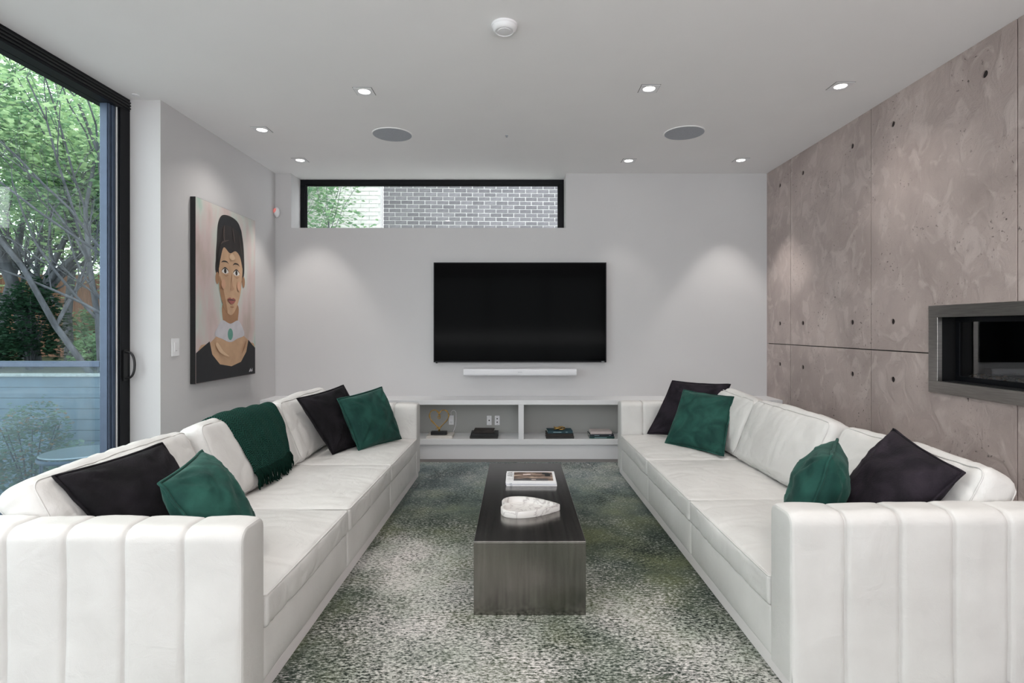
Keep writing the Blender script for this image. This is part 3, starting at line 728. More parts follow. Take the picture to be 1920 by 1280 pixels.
    P([(.475, .468), (.515, .480), (.545, .474), (.575, .480), (.615, .468), (.58, .448), (.545, .442), (.51, .448)], 'paint_lips', 'lips')
    P([(.478, .467), (.545, .470), (.612, .467), (.545, .464)], 'paint_hair')
    mat('paint_hair_light', srgb(84, 70, 64), .7, noise_scale=20, noise_amt=.3); mat('paint_cheek', srgb(204, 158, 130), .7, noise_scale=9, noise_amt=.1); mat('paint_light', srgb(214, 182, 150), .7, noise_scale=9, noise_amt=.08)
    P([(.42, .90), (.40, .84), (.43, .80), (.425, .85)], 'paint_hair_light'); P([(.56, .90), (.575, .85), (.60, .81), (.585, .86)], 'paint_hair_light'); P([(.68, .87), (.71, .80), (.73, .75), (.70, .80)], 'paint_hair_light')
    P([(.36, .78), (.40, .805), (.50, .82), (.40, .795)], 'paint_hair_light')
    E(.405, .555, .035, .028, 'paint_cheek'); E(.67, .555, .033, .028, 'paint_cheek'); P([(.50, .72), (.55, .745), (.60, .72), (.55, .705)], 'paint_light'); P([(.553, .63), (.560, .575), (.566, .60), (.560, .64)], 'paint_light')
    P([(.40, .615), (.44, .607), (.49, .613), (.44, .602)], 'paint_skin_shade'); P([(.58, .613), (.63, .606), (.68, .614), (.63, .601)], 'paint_skin_shade'); P([(.51, .425), (.545, .418), (.58, .425), (.545, .430)], 'paint_skin_shade')
    P([(.28, .20), (.36, .155), (.50, .13), (.40, .165), (.31, .215)], 'paint_light'); P([(.72, .14), (.78, .18), (.80, .22), (.755, .185)], 'paint_skin_shade')
    b = MB()
    for k in range(5):
        b.tube([(dx+.012, .36*w+.012*k-.0, .025+.012*((k*7) % 3)*.5), (dx+.012, .36*w+.012*k+.008, .045+.006*((k*5) % 3)), (dx+.012, .36*w+.012*k+.010, .028)], .0012, 5)
    b.v = [(x-.0035, y, z) for x, y, z in b.v]
    b.build('painter_mark', 'paint_pearl', o)
painting()

# light switch, corner sensor, small ceiling things
ls = empty('light_switch', (XL, 3.836, 1.088), label='white rocker light switch on the wall left of the portrait', cat='switch')
b = MB(); b.box(0, .006, -.042, .042, -.062, .062); b.build('cover_plate', 'white_plastic', ls, bevel=.002)
b = MB(); b.box(.006, .010, -.017, .017, -.033, .033); b.build('rocker', 'white_plastic', ls, bevel=.001)
b = MB(); b.box(.0098, .0106, -.008, .008, -.024, -.022); b.build('indicator', 'black_matte', ls)
sn = empty('motion_sensor', (XL+.028, YB-.028, 2.36), rz=-PI/4, label='small motion sensor with red window high in the back left corner', cat='sensor')
b = MB()
def capsule(b, rx, ry, rz_, y0, n=20, m=10):
    vs = []; fs = []
    for i in range(m+1):
        th = PI*i/m
        for k in range(n):
            a = 2*PI*k/n; vs.append((rx*math.sin(th)*math.cos(a), y0+ry*math.sin(th)*math.sin(a), rz_*math.cos(th)))
    for i in range(m):
        for k in range(n): fs.append((i*n+k, i*n+(k+1) % n, (i+1)*n+(k+1) % n, (i+1)*n+k))
    b.add(vs, fs)
capsule(b, .030, .028, .052, 0); b.build('housing', 'white_plastic', sn, merge=True, smooth=True)
b = MB(); capsule(b, .023, .023, .030, -.0105); o = b.build('lens', 'sensor_red', sn, merge=True, smooth=True); o.location = (0, 0, .012)

# ceiling speakers, smoke detector, sprinkler, small disc
for x, y, lab in ((-.982, 4.336, 'round grey flush ceiling speaker left of the television'), (1.311, 4.30, 'round grey flush ceiling speaker right of the television')):
    o = empty('ceiling_speaker', (x, y, CEIL), label=lab, cat='speaker', group='round speakers in the ceiling')
    b = MB(); b.lathe([(.150, 0), (.158, 0), (.158, -.004), (.155, -.006), (.150, -.005)], 48); b.build('rim', 'ceiling_paint', o, merge=True, auto=.6)
    b = MB(); b.lathe([(0, -.0045), (.151, -.0045), (.151, -.001)], 48); b.build('grille', 'grey_grille', o, merge=True)
sm = empty('smoke_detector', (-.062, 2.771, CEIL), label='round white smoke detector on the ceiling nearest the viewer', cat='smoke detector')
b = MB(); b.lathe([(0, 0), (.066, 0), (.066, -.008), (.063, -.012), (0, -.012)], 48); b.build('base', 'white_plastic', sm, merge=True, auto=.6)
b = MB(); b.lathe([(.062, -.012), (.060, -.022), (.052, -.032), (.046, -.034), (.044, -.031), (0, -.031)], 48); b.build('cover', 'white_plastic', sm, merge=True, auto=.6)
b = MB(); b.lathe([(0, -.0305), (.034, -.0305), (.033, -.034), (0, -.036)], 32); b.build('cap', 'white_plastic', sm, merge=True, auto=.6)
b = MB(); b.lathe([(0, 0), (.012, 0), (.012, -.004), (.005, -.005), (.004, -.012), (.009, -.013), (0, -.015)], 16)
tag(b.build('ceiling_sprinkler', 'grey_grille', loc=None, merge=True), label='tiny sprinkler head in the ceiling between the two speakers', cat='sprinkler').location = (-.08, 4.36, CEIL)
b = MB(); b.lathe([(0, 0), (.022, 0), (.022, -.004), (0, -.006)], 24)
tag(b.build('ceiling_disc', 'white_plastic', merge=True), label='small white disc on the ceiling by the door frame corner', cat='cover').location = (-2.50, 3.60, CEIL)

# downlights
dl_proto = None
def downlight(x, y, label, power, group, first=[None]):
    def lampobj(parent):
        l = bpy.data.lights.new('bulb_light', 'SPOT'); wide = y < 4.5; l.energy = power*(1.1 if wide else 1.0); l.spot_size = math.radians(126 if wide else 68); l.spot_blend = 1.0 if wide else .5; l.shadow_soft_size = .035; l.color = (1, .955, .90)
        o = bpy.data.objects.new('bulb_light', l); C.objects.link(o); o.parent = parent; o.location = (0, 0, -.012)
    r = empty('downlight', (x, y, CEIL), label=label, cat='downlight', group=group)
    if first[0] is None:
        h = .058; b = MB()
        # square trim with a round opening
        N = 32; vs = []; 
        for k in range(N):
            a = 2*PI*k/N; c, s_ = math.cos(a), math.sin(a); q = h/max(abs(c), abs(s_))
            vs += [(c*q, s_*q, 0), (c*q, s_*q, -.004), (c*.038, s_*.038, -.004), (c*.036, s_*.036, -.0006)]
        fs = []
        for k in range(N):
            j = (k+1) % N
            for q in range(3): fs.append((k*4+q, j*4+q, j*4+q+1, k*4+q+1))
        b.add(vs, fs); p1 = b.build('trim_plate', 'white_plastic', r, merge=True)
        b = MB(); h2 = h+.003
        for s_ in (-1, 1):
            b.box(s_*h, s_*h2, -h2, h2, -.001, 0); b.box(-h, h, s_*h, s_*h2, -.001, 0)
        p2 = b.build('shadow_gap', 'black_matte', r)
        b = MB(); b.lathe([(0, -.003), (.034, -.002), (.036, 0)], 28); p3 = b.build('lens', 'bulb', r, merge=True)
        first[0] = (p1, p2, p3)
    else:
        for p in first[0]:
            c = p.copy(); C.objects.link(c); c.parent = r
    lampobj(r)
vis = [(-.984, 3.545, 'square downlight above the left sofa, near the left ceiling speaker', 30),
       (.844, 3.505, 'square downlight nearer than the right ceiling speaker, left of it', 30),
       (2.043, 3.467, 'square downlight beside the concrete wall, nearest to the viewer', 18),
       (-1.963, 4.231, 'square downlight nearest to the portrait painting', 26),
       (-1.97, 4.996, 'square downlight just in front of the high window', 44),
       (1.02, 5.012, 'square downlight by the back wall above the television side', 12),
       (2.037, 4.996, 'square downlight in the corner of back wall and concrete wall', 50)]
for x, y, lab, pw in vis: downlight(x, y, lab, pw, 'square ceiling downlights')
for y, rw in ((2.0, 'just above the frame over the near sofa arms'), (.4, 'overhead beside the viewer'), (-1.2, 'one row behind the viewer'), (-2.6, 'next to the rear glazing')):  # extra rows out of view, added to light the room
    for k, x in enumerate((-1.97, -.98, .95, 2.04)):
        downlight(x, y, 'added unseen square downlight '+rw+', '+('by the sliding door', 'left of centre', 'right of centre', 'by the concrete wall')[k], 30, 'added downlights out of view')

# ------------------------------------------------------------------ fireplace
fp = empty('fireplace', (XR, (FY0+FY1)/2, FZ0), label='linear gas fireplace with a brushed steel surround set in the concrete wall', cat='fireplace')
fw = (FY1-FY0)/2; fh = FZ1-FZ0; bw = .064
def ring(b, x0, x1, w0, w1, z0, z1, t):
    b.box(x0, x1, w0, w1, z1-t, z1); b.box(x0, x1, w0, w1, z0, z0+t); b.box(x0, x1, w0, w0+t, z0+t, z1-t); b.box(x0, x1, w1-t, w1, z0+t, z1-t)
b = MB(); ring(b, -.016, .012, -fw-bw, fw+bw, -.072, fh+.069, .070); b.build('surround', 'steel', fp, bevel=.0015)
b = MB(); ring(b, .012, .11, -fw-.006, fw+.006, -.008, fh+.006, .006); b.build('liner', 'black_matte', fp)
b = MB(); ring(b, .095, .115, -fw, fw, 0, fh, .028); b.build('glass_frame', 'black_frame', fp, bevel=.001)
b = MB(); b.box(.103, .107, -fw+.028, fw-.028, .028, fh-.028); b.build('glass_pane', 'fire_glass', fp)
b = MB(); ring(b, .115, .50, -fw-.006, fw+.006, -.006, fh+.006, .008); b.box(.50, .51, -fw-.006, fw+.006, -.006, fh+.006); b.build('firebox', 'black_matte', fp)
mat('firebox_panel', srgb(62, 66, 70), .6, noise_scale=6, noise_amt=.3)
for k in range(3):
    y0 = -fw+.03+k*(2*fw-.06)/3
    b = MB(); b.box(.485, .495, y0+.004, y0+(2*fw-.06)/3-.004, .03, fh-.03); b.build('refractory_panel', 'firebox_panel', fp)
b = MB(); b.box(.24, .34, -fw+.06, fw-.06, .0, .045); b.build('burner', 'black_frame', fp, bevel=.003)
for nm, c in (('pebble_tan', srgb(170, 140, 110)), ('pebble_grey', srgb(130, 125, 118))): mat(nm, c, .35, noise_scale=40, noise_amt=.3)
b = MB(); r2 = random.Random(5)
for k in range(900):
    x = r2.uniform(.125, .47); y = r2.uniform(-fw+.02, fw-.02); s_ = r2.uniform(.007, .014); z = .012+r2.uniform(0, .028)
    vs = [(x+s_*math.cos(a)*math.cos(e), y+s_*math.sin(a)*math.cos(e), z+s_*.7*math.sin(e)) for e in (-.8, .3) for a in (0, 1.26, 2.5, 3.8, 5.0)]
    vs += [(x, y, z+s_*.7)]
    b.add(vs, [(i, (i+1) % 5, 5+(i+1) % 5, 5+i) for i in range(5)]+[(5+i, 5+(i+1) % 5, 10) for i in range(5)], r2.randint(0, 1))
tag(b.build('pebble_bed', ['pebble_tan', 'pebble_grey'], fp, smooth=True), kind='stuff')

# ------------------------------------------------------------------ rug
RY1 = 4.975
b = MB(); b.box(-1.42, 1.52, .7, RY1, 0, .010)
rug = tag(b.build('area_rug', 'distressed_rug', loc=(0, RY1, 0), bevel=.004), label='green and grey distressed area rug under the table and sofas', cat='rug')

# ------------------------------------------------------------------ coffee table
ct = empty('coffee_table', (.055, 2.993, .010), label='low rectangular brushed steel block coffee table between the sofas', cat='coffee table')
HX, HY, TZ = .237, .673, .312
b = MB(); b.box(-HX, HX, -HY, HY, TZ-.006, TZ); b.build('table_top', 'brushed_steel', ct, bevel=.0015)
for s in (-1, 1):
    b = MB(); b.box(-HX, HX, s*HY, s*(HY-.006), 0, TZ-.006); b.build('end_panel', 'brushed_steel', ct, bevel=.0008)
    b = MB(); b.box(s*HX, s*(HX-.006), -HY+.006, HY-.006, 0, TZ-.006); b.build('side_panel', 'brushed_steel', ct, bevel=.0008)

# magazines
mat('magazine_white', (.80, .80, .82), .4, noise_scale=20, noise_amt=.03)
mat('magazine_grey', (.60, .61, .68), .4, noise_scale=20, noise_amt=.1)
m = bpy.data.materials.new('cover_photo'); m.use_nodes = True; n = m.node_tree.nodes; l = m.node_tree.links; bs = n['Principled BSDF']; bs.inputs['Roughness'].default_value = .3
tc = n.new('ShaderNodeTexCoord'); mp = n.new('ShaderNodeMapping'); mp.inputs['Scale'].default_value = (6, 16, 1); l.new(tc.outputs['Object'], mp.inputs[0])
t = n.new('ShaderNodeTexNoise'); t.inputs['Scale'].default_value = 1.6; t.inputs['Detail'].default_value = 6; l.new(mp.outputs[0], t.inputs['Vector'])
r = n.new('ShaderNodeValToRGB'); l.new(t.outputs[0], r.inputs[0]); e = r.color_ramp.elements
e[0].position = .36; e[0].color = (*srgb(40, 30, 30), 1); e[1].position = .66; e[1].color = (*srgb(190, 170, 150), 1)
a = e.new(.46); a.color = (*srgb(96, 74, 60), 1); a = e.new(.56); a.color = (*srgb(150, 130, 118), 1)
l.new(r.outputs[0], bs.inputs['Base Color']); MATS['cover_photo'] = m
MX, MYc = .083, 3.248; mz = .3225
labs = ['white magazine lowest in the stack on the coffee table', 'white magazine second from bottom in the coffee table stack', 'white magazine third from bottom in the coffee table stack', 'magazine topmost in the stack, with a brown cover photograph']
for k in range(4):
    o = empty('magazine', (MX+[.002, -.003, .001, -.0015][k], MYc+[0, .003, -.002, -.002][k], mz), [.0, .008, -.006, -.012][k], label=labs[k], cat='magazine', group='magazines stacked on the coffee table')
    th = .0058; w, d = .288, .236
    b = MB(); b.box(-w/2, w/2, -d/2, d/2, 0, .0008); b.box(-w/2, w/2, -d/2, d/2, th-.0008, th); b.box(-w/2, w/2, -d/2, -d/2+.001, .0008, th-.0008)
    b.build('cover', 'magazine_white' if k != 1 else 'magazine_grey', o)
    b = MB(); b.box(-w/2+.001, w/2-.001, -d/2+.001, d/2-.001, .0008, th-.0008); b.build('page_block', 'page_paper', o)
    if k == 3:
        b = MB(); b.box(-w/2+.045, w/2-.014, -d/2+.028, d/2-.020, th, th+.0003); b.build('cover_photo', 'cover_photo', o)
        mat('photo_dark', srgb(30, 30, 34), .4, noise_scale=30, noise_amt=.3); mat('photo_light', srgb(225, 205, 198), .4, noise_scale=30, noise_amt=.1); mat('photo_grey', srgb(88, 86, 88), .4, noise_scale=30, noise_amt=.2)
        b = MB(); b.box(-w/2+.045, w/2-.045, -d/2+.028, -d/2+.070, th+.0003, th+.0005, 2); b.box(.005, .030, -d/2+.045, -d/2+.055, th+.0005, th+.0007, 1)
        b.box(-.045, .0, .03, .055, th+.0005, th+.0007, 1); b.box(.07, .11, .045, .085, th+.0003, th+.0006, 0); b.box(.085, .118, .0, .05, th+.0003, th+.0006, 0)
        b.build('photo_detail', ['photo_dark', 'photo_light', 'photo_grey'], o)
        text_mesh('AVA', .052, 'masthead', 'photo_grey', o, (-w/2+.026, .048, th+.0002), (0, 0, PI/2), .0002)
        b = MB()
        for q in range(4): b.box(-w/2+.012+.008*q, -w/2+.013+.008*q, -.075, -.03+.006*(q % 2), th, th+.0003)
        b.build('cover_lines', 'photo_grey', o)
    else:
        b = MB(); b.box(-w/2+.02, -w/2+.034, -d/2-.0003, -d/2+.001, .0012, th-.0012); b.build('spine_print', 'photo_grey' if 'photo_grey' in MATS else 'grey_grille', o)
    mz += th+.0001

# marble heart tray
def heart_tray():
    half = [(-.126, 0), (-.137, .016), (-.1445, .046), (-.137, .083), (-.112, .110), (-.072, .1215), (-.022, .117), (.035, .093), (.088, .054), (.130, .017), (.1445, 0)]
    cp = [Vector((x, -y)) for x, y in half[::-1]][:-1]+[Vector(p) for p in half][:-1]      # tip -> cleft along -y, then cleft -> tip along +y
    cp = [Vector((x, y)) for x, y in half[:-1]]+[Vector((x, -y)) for x, y in half[::-1][:-1]]
    outl = []; M_ = len(cp)
    for i in range(M_):
        p0, p1, p2, p3 = (cp[(i+q) % M_] for q in (-1, 0, 1, 2))
        if i in (0,): p0 = p1
        if i == M_-1: p3 = p2
        if i == 9: p3 = p2
        if i == 10: p0 = p1
        for q in range(5):
            t = q/5; v = .5*((2*p1)+(p2-p0)*t+(2*p0-5*p1+4*p2-p3)*t*t+(3*p1-p0-3*p2+p3)*t**3); outl.append(Vector((v.x, v.y, 0)))
    N = len(outl)
    inner = []
    for k in range(N):
        a, c = outl[(k-1) % N], outl[(k+1) % N]; tt = (c-a)
        if tt.length < 1e-6: tt = Vector((0, 1, 0))
        tt.normalize(); nn = Vector((-tt.y, tt.x, 0))
        if nn.dot(outl[k]-Vector((.01, 0, 0))) > 0: nn = -nn
        if k == 0: nn = Vector((1.9, 0, 0))
        if k == 50: nn = Vector((-1.7, 0, 0))
        inner.append(outl[k]+nn*.0135)
    for k in (1, 2, 3, 97, 98, 99):
        inner[k].x = max(inner[k].x, inner[0].x-.010*min(k, 100-k)); inner[k].y = math.copysign(max(abs(inner[k].y), .004*min(k, 100-k)), outl[k].y)
    b = MB(); H = .034
    loops = [(outl, .002, .985), (outl, .006, 1), (outl, H-.003, 1), (outl, H, .985), (inner, H, 1.005), (inner, H-.003, 1), (inner, .012, .99), (inner, .009, .97)]
    vs = []
    for L_, z, s_ in loops: vs += [(p.x*s_, p.y*s_, z) for p in L_]
    fs = []
    for q in range(len(loops)-1):
        for k in range(N): fs.append((q*N+k, q*N+(k+1) % N, (q+1)*N+(k+1) % N, (q+1)*N+k))
    fs.append(tuple(range(N-1, -1, -1))); fs.append(tuple((len(loops)-1)*N+k for k in range(N)))
    b.add(vs, fs)
    o = b.build('heart_tray', 'marble', auto=.7)
    bm = bmesh.new(); bm.from_mesh(o.data); bmesh.ops.recalc_face_normals(bm, faces=bm.faces); bmesh.ops.triangulate(bm, faces=[f for f in bm.faces if len(f.verts) > 4]); bm.to_mesh(o.data); bm.free()
    o.location = (.068, 2.715, .3205); o.rotation_euler = (0, 0, -.03)
    tag(o, label='heart-shaped white marble tray on the coffee table', cat='tray')
heart_tray()

# ------------------------------------------------------------------ sofas
def axis_pts(h, r, m):
    out = []
    for k in range(5):
        a = (PI/2)*k/4; out.append(-h+r-r*math.cos(a)*1.0)
    inner = [(-h+r)+(2*(h-r))*k/m for k in range(1, m)]
    out = sorted(set([round(x, 6) for x in out]+[round(x, 6) for x in inner]+[round(-x, 6) for x in out]))
    return out
def puff(hx, hy, hz, r, bulge, m=(14, 14, 6), amp=0, freq=6, seed=0, ridg=0, lump=0):
    """rounded, swollen box; returns MB in local coordinates centred on the origin. bulge = (bx,by,bz_top,bz_bottom)"""
    A = [axis_pts(h, r, mm) for h, mm in zip((hx, hy, hz), m)]
    H = (hx, hy, hz); b = MB()
    def warp(p):
        q = Vector([max(-(H[i]-r), min(H[i]-r, p[i])) for i in range(3)]); d = Vector(p)-q
        if d.length > 1e-9: d = d.normalized()*r
        p2 = q+d; a, c, e = p[0]/hx, p[1]/hy, p[2]/hz
        nrm = d.normalized() if d.length > 0 else Vector((0, 0, 1))
        wx = (1-c*c)*(1-e*e); wy = (1-a*a)*(1-e*e); wz = (1-abs(a)**2.5)*(1-abs(c)**2.5)
        p2 = p2+Vector((bulge[0]*wx*nrm.x, bulge[1]*wy*nrm.y, (bulge[2] if nrm.z > 0 else bulge[3])*wz*nrm.z))
        if amp:
            s = noise.noise(Vector((p2.x*freq+seed, p2.y*freq, p2.z*freq)))*amp
            if ridg:
                v = noise.noise(Vector((p2.x*freq*1.3+seed*3+2*noise.noise(p2*3), p2.y*freq*3.0, p2.z*freq*1.5)))
                s -= ridg*max(0, 1-abs(v)*7)*(.5+.5*noise.noise(p2*4+Vector((seed, 0, 0))))
            p2 = p2+nrm*s
        return p2
    for ax in range(3):
        i, j = [(1, 2), (2, 0), (0, 1)][ax]
        for sgn in (-1, 1):
            vs = []; fs = []; ni, nj = len(A[i]), len(A[j])
            for u in A[i]:
                for v in A[j]:
                    p = [0, 0, 0]; p[ax] = sgn*H[ax]; p[i] = u; p[j] = v; vs.append(warp(p))
            for a in range(ni-1):
                for c in range(nj-1):
                    f = (a*nj+c, (a+1)*nj+c, (a+1)*nj+c+1, a*nj+c+1); fs.append(f if sgn > 0 else f[::-1])
            b.add(vs, fs)
    return b, warp
def weld(b):  # merge coincident rim vertices before welding
    return b
def loop_pts(h1, h2, rr, k=6, sub=10):
    out = []
    cs = [(h1-rr, h2-rr, 0), (-h1+rr, h2-rr, PI/2), (-h1+rr, -h2+rr, PI), (h1-rr, -h2+rr, 1.5*PI)]
    for q, (cx_, cy_, a0) in enumerate(cs):
        arc = [(cx_+rr*math.cos(a0+PI/2*i/k), cy_+rr*math.sin(a0+PI/2*i/k)) for i in range(k+1)]
        out += arc
        nx = cs[(q+1) % 4]; st_ = arc[-1]; en = (nx[0]+rr*math.cos(nx[2]), nx[1]+rr*math.sin(nx[2]))
        for i in range(1, sub): out.append((st_[0]+(en[0]-st_[0])*i/sub, st_[1]+(en[1]-st_[1])*i/sub))
    return out

L_SOFA = 2.86; AT = .148; AH = .605; DEP = .90
cushion_refs = {}
def xf(b, M): b.v = [tuple(M @ Vector(v)) for v in b.v]; return b
def sofa(name, loc, rz, s, label, seed):
    root = empty(name, loc, rz, label=label, cat='sofa')
    # local: x = s*v (v = depth from the front), y = u along the sofa
    b = MB(); b.box(s*.012, s*(DEP-.02), .02, L_SOFA-.02, 0, .052); b.build('plinth', 'plinth', root, bevel=.003)
    # base with soft upholstery
    seatw = (L_SOFA-2*AT)/3
    for k in range(3):
        b, wp = puff(.42, seatw/2-.001, .090, .016, (.010, .0, .0, .0), (6, 14, 6), .0018, 7, seed+k)
        xf(b, Matrix.Translation((s*(.42+.004), AT+seatw*(k+.5), .142))); b.build('base_panel', 'leather', root, merge=True, smooth=True)
    # arms
    for end in (0, 1):
        u0 = 0 if end == 0 else L_SOFA-AT
        r = .040; prof = []   # profile (u, z, nu, nz) from outer bottom over the top to inner bottom
        for q in range(15): prof.append((0, .05+(AH-r-.05)*q/14, -1, 0))
        for q in range(1, 7): a = PI-PI/2*q/6; prof.append((r+r*math.cos(a), AH-r+r*math.sin(a), math.cos(a), math.sin(a)))
        for q in range(1, 5): prof.append((r+(AT-2*r)*q/4, AH, 0, 1))
        for q in range(1, 7): a = PI/2-PI/2*q/6; prof.append((AT-r+r*math.cos(a), AH-r+r*math.sin(a), math.cos(a), math.sin(a)))
        for q in range(1, 11): prof.append((AT, AH-r-(AH-r-.05)*q/10, 1, 0))
        v_ = []; v = 0
        seams = [.18*k for k in range(1, 5)]
        base_v = [i*.0225 for i in range(1, 40)]
        for sm_ in seams: base_v += [sm_-.009, sm_-.0045, sm_-.0018, sm_, sm_+.0018, sm_+.0045, sm_+.009]
        v_ = sorted(set(round(x, 5) for x in base_v if 0.012 < x < DEP-.012))
        cu, cz = AT/2, .33
        rings = []
        def ringpts(v, off, groove):
            ps = []
            for (u, z, nu, nz) in prof:
                w = noise.noise(Vector((v*7+seed, (u+z)*6+end*9, 1.3)))*.004+max(0, noise.noise(Vector((v*14+seed, z*8+v*18, 5.1+u*10)))-.05)*(.003 if s < 0 else .008)
                e = -off+groove+(w if off == 0 else 0)
                ps.append((s*v, u0+u+nu*e, z+nz*e))
            return ps
        rc = .014
        for q in range(5):
            a = PI/2*q/4; rings.append(ringpts(rc*(1-math.sin(a)), rc*(1-math.cos(a)), 0) if False else ringpts(rc*(1-math.sin(a)), rc*(1-math.cos(PI/2-a)) if False else rc*math.cos(a)*1.0 if q < 4 else 0, 0))
        rings = [ringpts(rc*(1-math.cos(PI/2*q/4)), rc*(1-math.sin(PI/2*q/4)), 0) for q in range(5)]
        for v in v_:
            d = min(abs(v-x) for x in seams); ch = (v % .18)/.18
            g = -.010*math.exp(-(d/.005)**2)+.0035*(math.sin(PI*ch)**.6 if .0 < v < DEP else 0)
            if v < .03: g *= (v-.012)/.018
            rings.append(ringpts(v, 0, g))
        rings += [ringpts(DEP-rc*(1-math.cos(PI/2*q/4)), rc*(1-math.sin(PI/2*q/4)), 0) for q in range(4, -1, -1)]
        n_ = len(prof); vs = [p for rg in rings for p in rg]; fs = []
        for i in range(len(rings)-1):
            for k in range(n_-1): fs.append((i*n_+k, i*n_+k+1, (i+1)*n_+k+1, (i+1)*n_+k))
        b = MB(); b.add(vs, fs)
        for idx, rg in ((0, rings[0]), (len(rings)-1, rings[-1])):
            # end cap as a slightly domed grid of strips between outer and inner halves
            o_ = idx*n_; left = list(range(0, n_//2)); right = list(range(n_-1, n_-1-n_//2, -1))
            b.f += [(o_+left[k], o_+left[k+1], o_+right[k+1], o_+right[k]) for k in range(n_//2-1)]
            mid = n_//2
            b.f.append(tuple([o_+left[-1], o_+mid, o_+right[-1]] if n_ % 2 else [o_+left[-1], o_+right[-1]]) if n_ % 2 else (o_+left[-1], o_+mid, o_+right[-1]))
            b.m += [0]*(n_//2)
        bo = n_  # bottom closure
        arm = b.build('armrest', 'leather', root, merge=True, smooth=True)
        b = MB(); b.tube([(s*.006, u0+u-nu*.006, z-nz*.006) for (u, z, nu, nz) in prof], .0032, 6); b.build('piping', 'leather', arm, smooth=True)
    # back frame
    b, wp = puff(.035, (L_SOFA-2*AT)/2, .245, .025, (.004, 0, 0, 0), (6, 40, 12), .0015, 5, seed)
    xf(b, Matrix.Translation((s*(DEP-.037), L_SOFA/2, .298))); b.build('back_frame', 'leather', root, merge=True, smooth=True)
    # seat cushions
    for k in range(3):
        hx_, hy_, hz_ = .32, seatw/2-.002, .058
        b, wp = puff(hx_, hy_, hz_, .018, (.008, .002, .028, 0), (40, 50, 6), .006, 4, seed*2+k*5.3, ridg=.009)
        M = Matrix.Translation((s*(hx_-.006), AT+seatw*(k+.5), .282))
        if s > 0: pass
        xf(b, M); c = b.build('seat_cushion', 'leather', root, merge=True, smooth=True)
        b = MB(); pts = []
        for (x, y) in loop_pts(hx_-.001, hy_-.001, .02, 5, 16):
            p = wp((max(-hx_, min(hx_, x)), max(-hy_, min(hy_, y)), hz_-.004)); pts.append(M @ (Vector((p.x, p.y, p.z+.001))))
        b.tube(pts, .0036, 6, closed=True); b.build('piping', 'leather', c, smooth=True)
    # back cushions
    for k in range(3):
        hx_, hy_, hz_ = .078, seatw/2+.004, .208
        b, wp = puff(hx_, hy_, hz_, .045, (.042, .004, .022, .0), (12, 44, 30), .011, 4.0, seed*3+k*4.1, ridg=.013)
        tilt = math.radians((28, 23, 22)[k])
        M = Matrix.Translation((s*(.755, .715, .715)[k], AT+seatw*(k+.5), (.505, .525, .528)[k])) @ Matrix.Rotation(s*tilt, 4, 'Y') @ Matrix.Rotation([.01, -.012, .014][k], 4, 'X')
        xf(b, M); c = b.build('back_cushion', 'leather', root, merge=True, smooth=True)
        cushion_refs[(name if s < 0 else 'r', k)] = c
        for side in (-1, 1):
            b = MB(); pts = []
            for (y, z) in loop_pts(hy_-.012, hz_-.012, .04, 5, 16):
                p = wp((s*side*(hx_-.006), y, z)); 
                nn = Vector((s*side, y/hy_*.5, z/hz_*.8)).normalized()
                pts.append(M @ (Vector(p)+nn*.0005))
            b.tube(pts, .0026, 6, closed=True); b.build('piping', 'leather', c, smooth=True)
    return root
sofa('sofa', (-.826, 1.65, .010), -math.radians(.67), -1, 'long white leather sofa on the left, with the green throw over its back', 1.0)
sofa('sofa', (.895, 1.79, .010), math.radians(.85), 1, 'long white leather sofa on the right, against the concrete wall', 4.0)

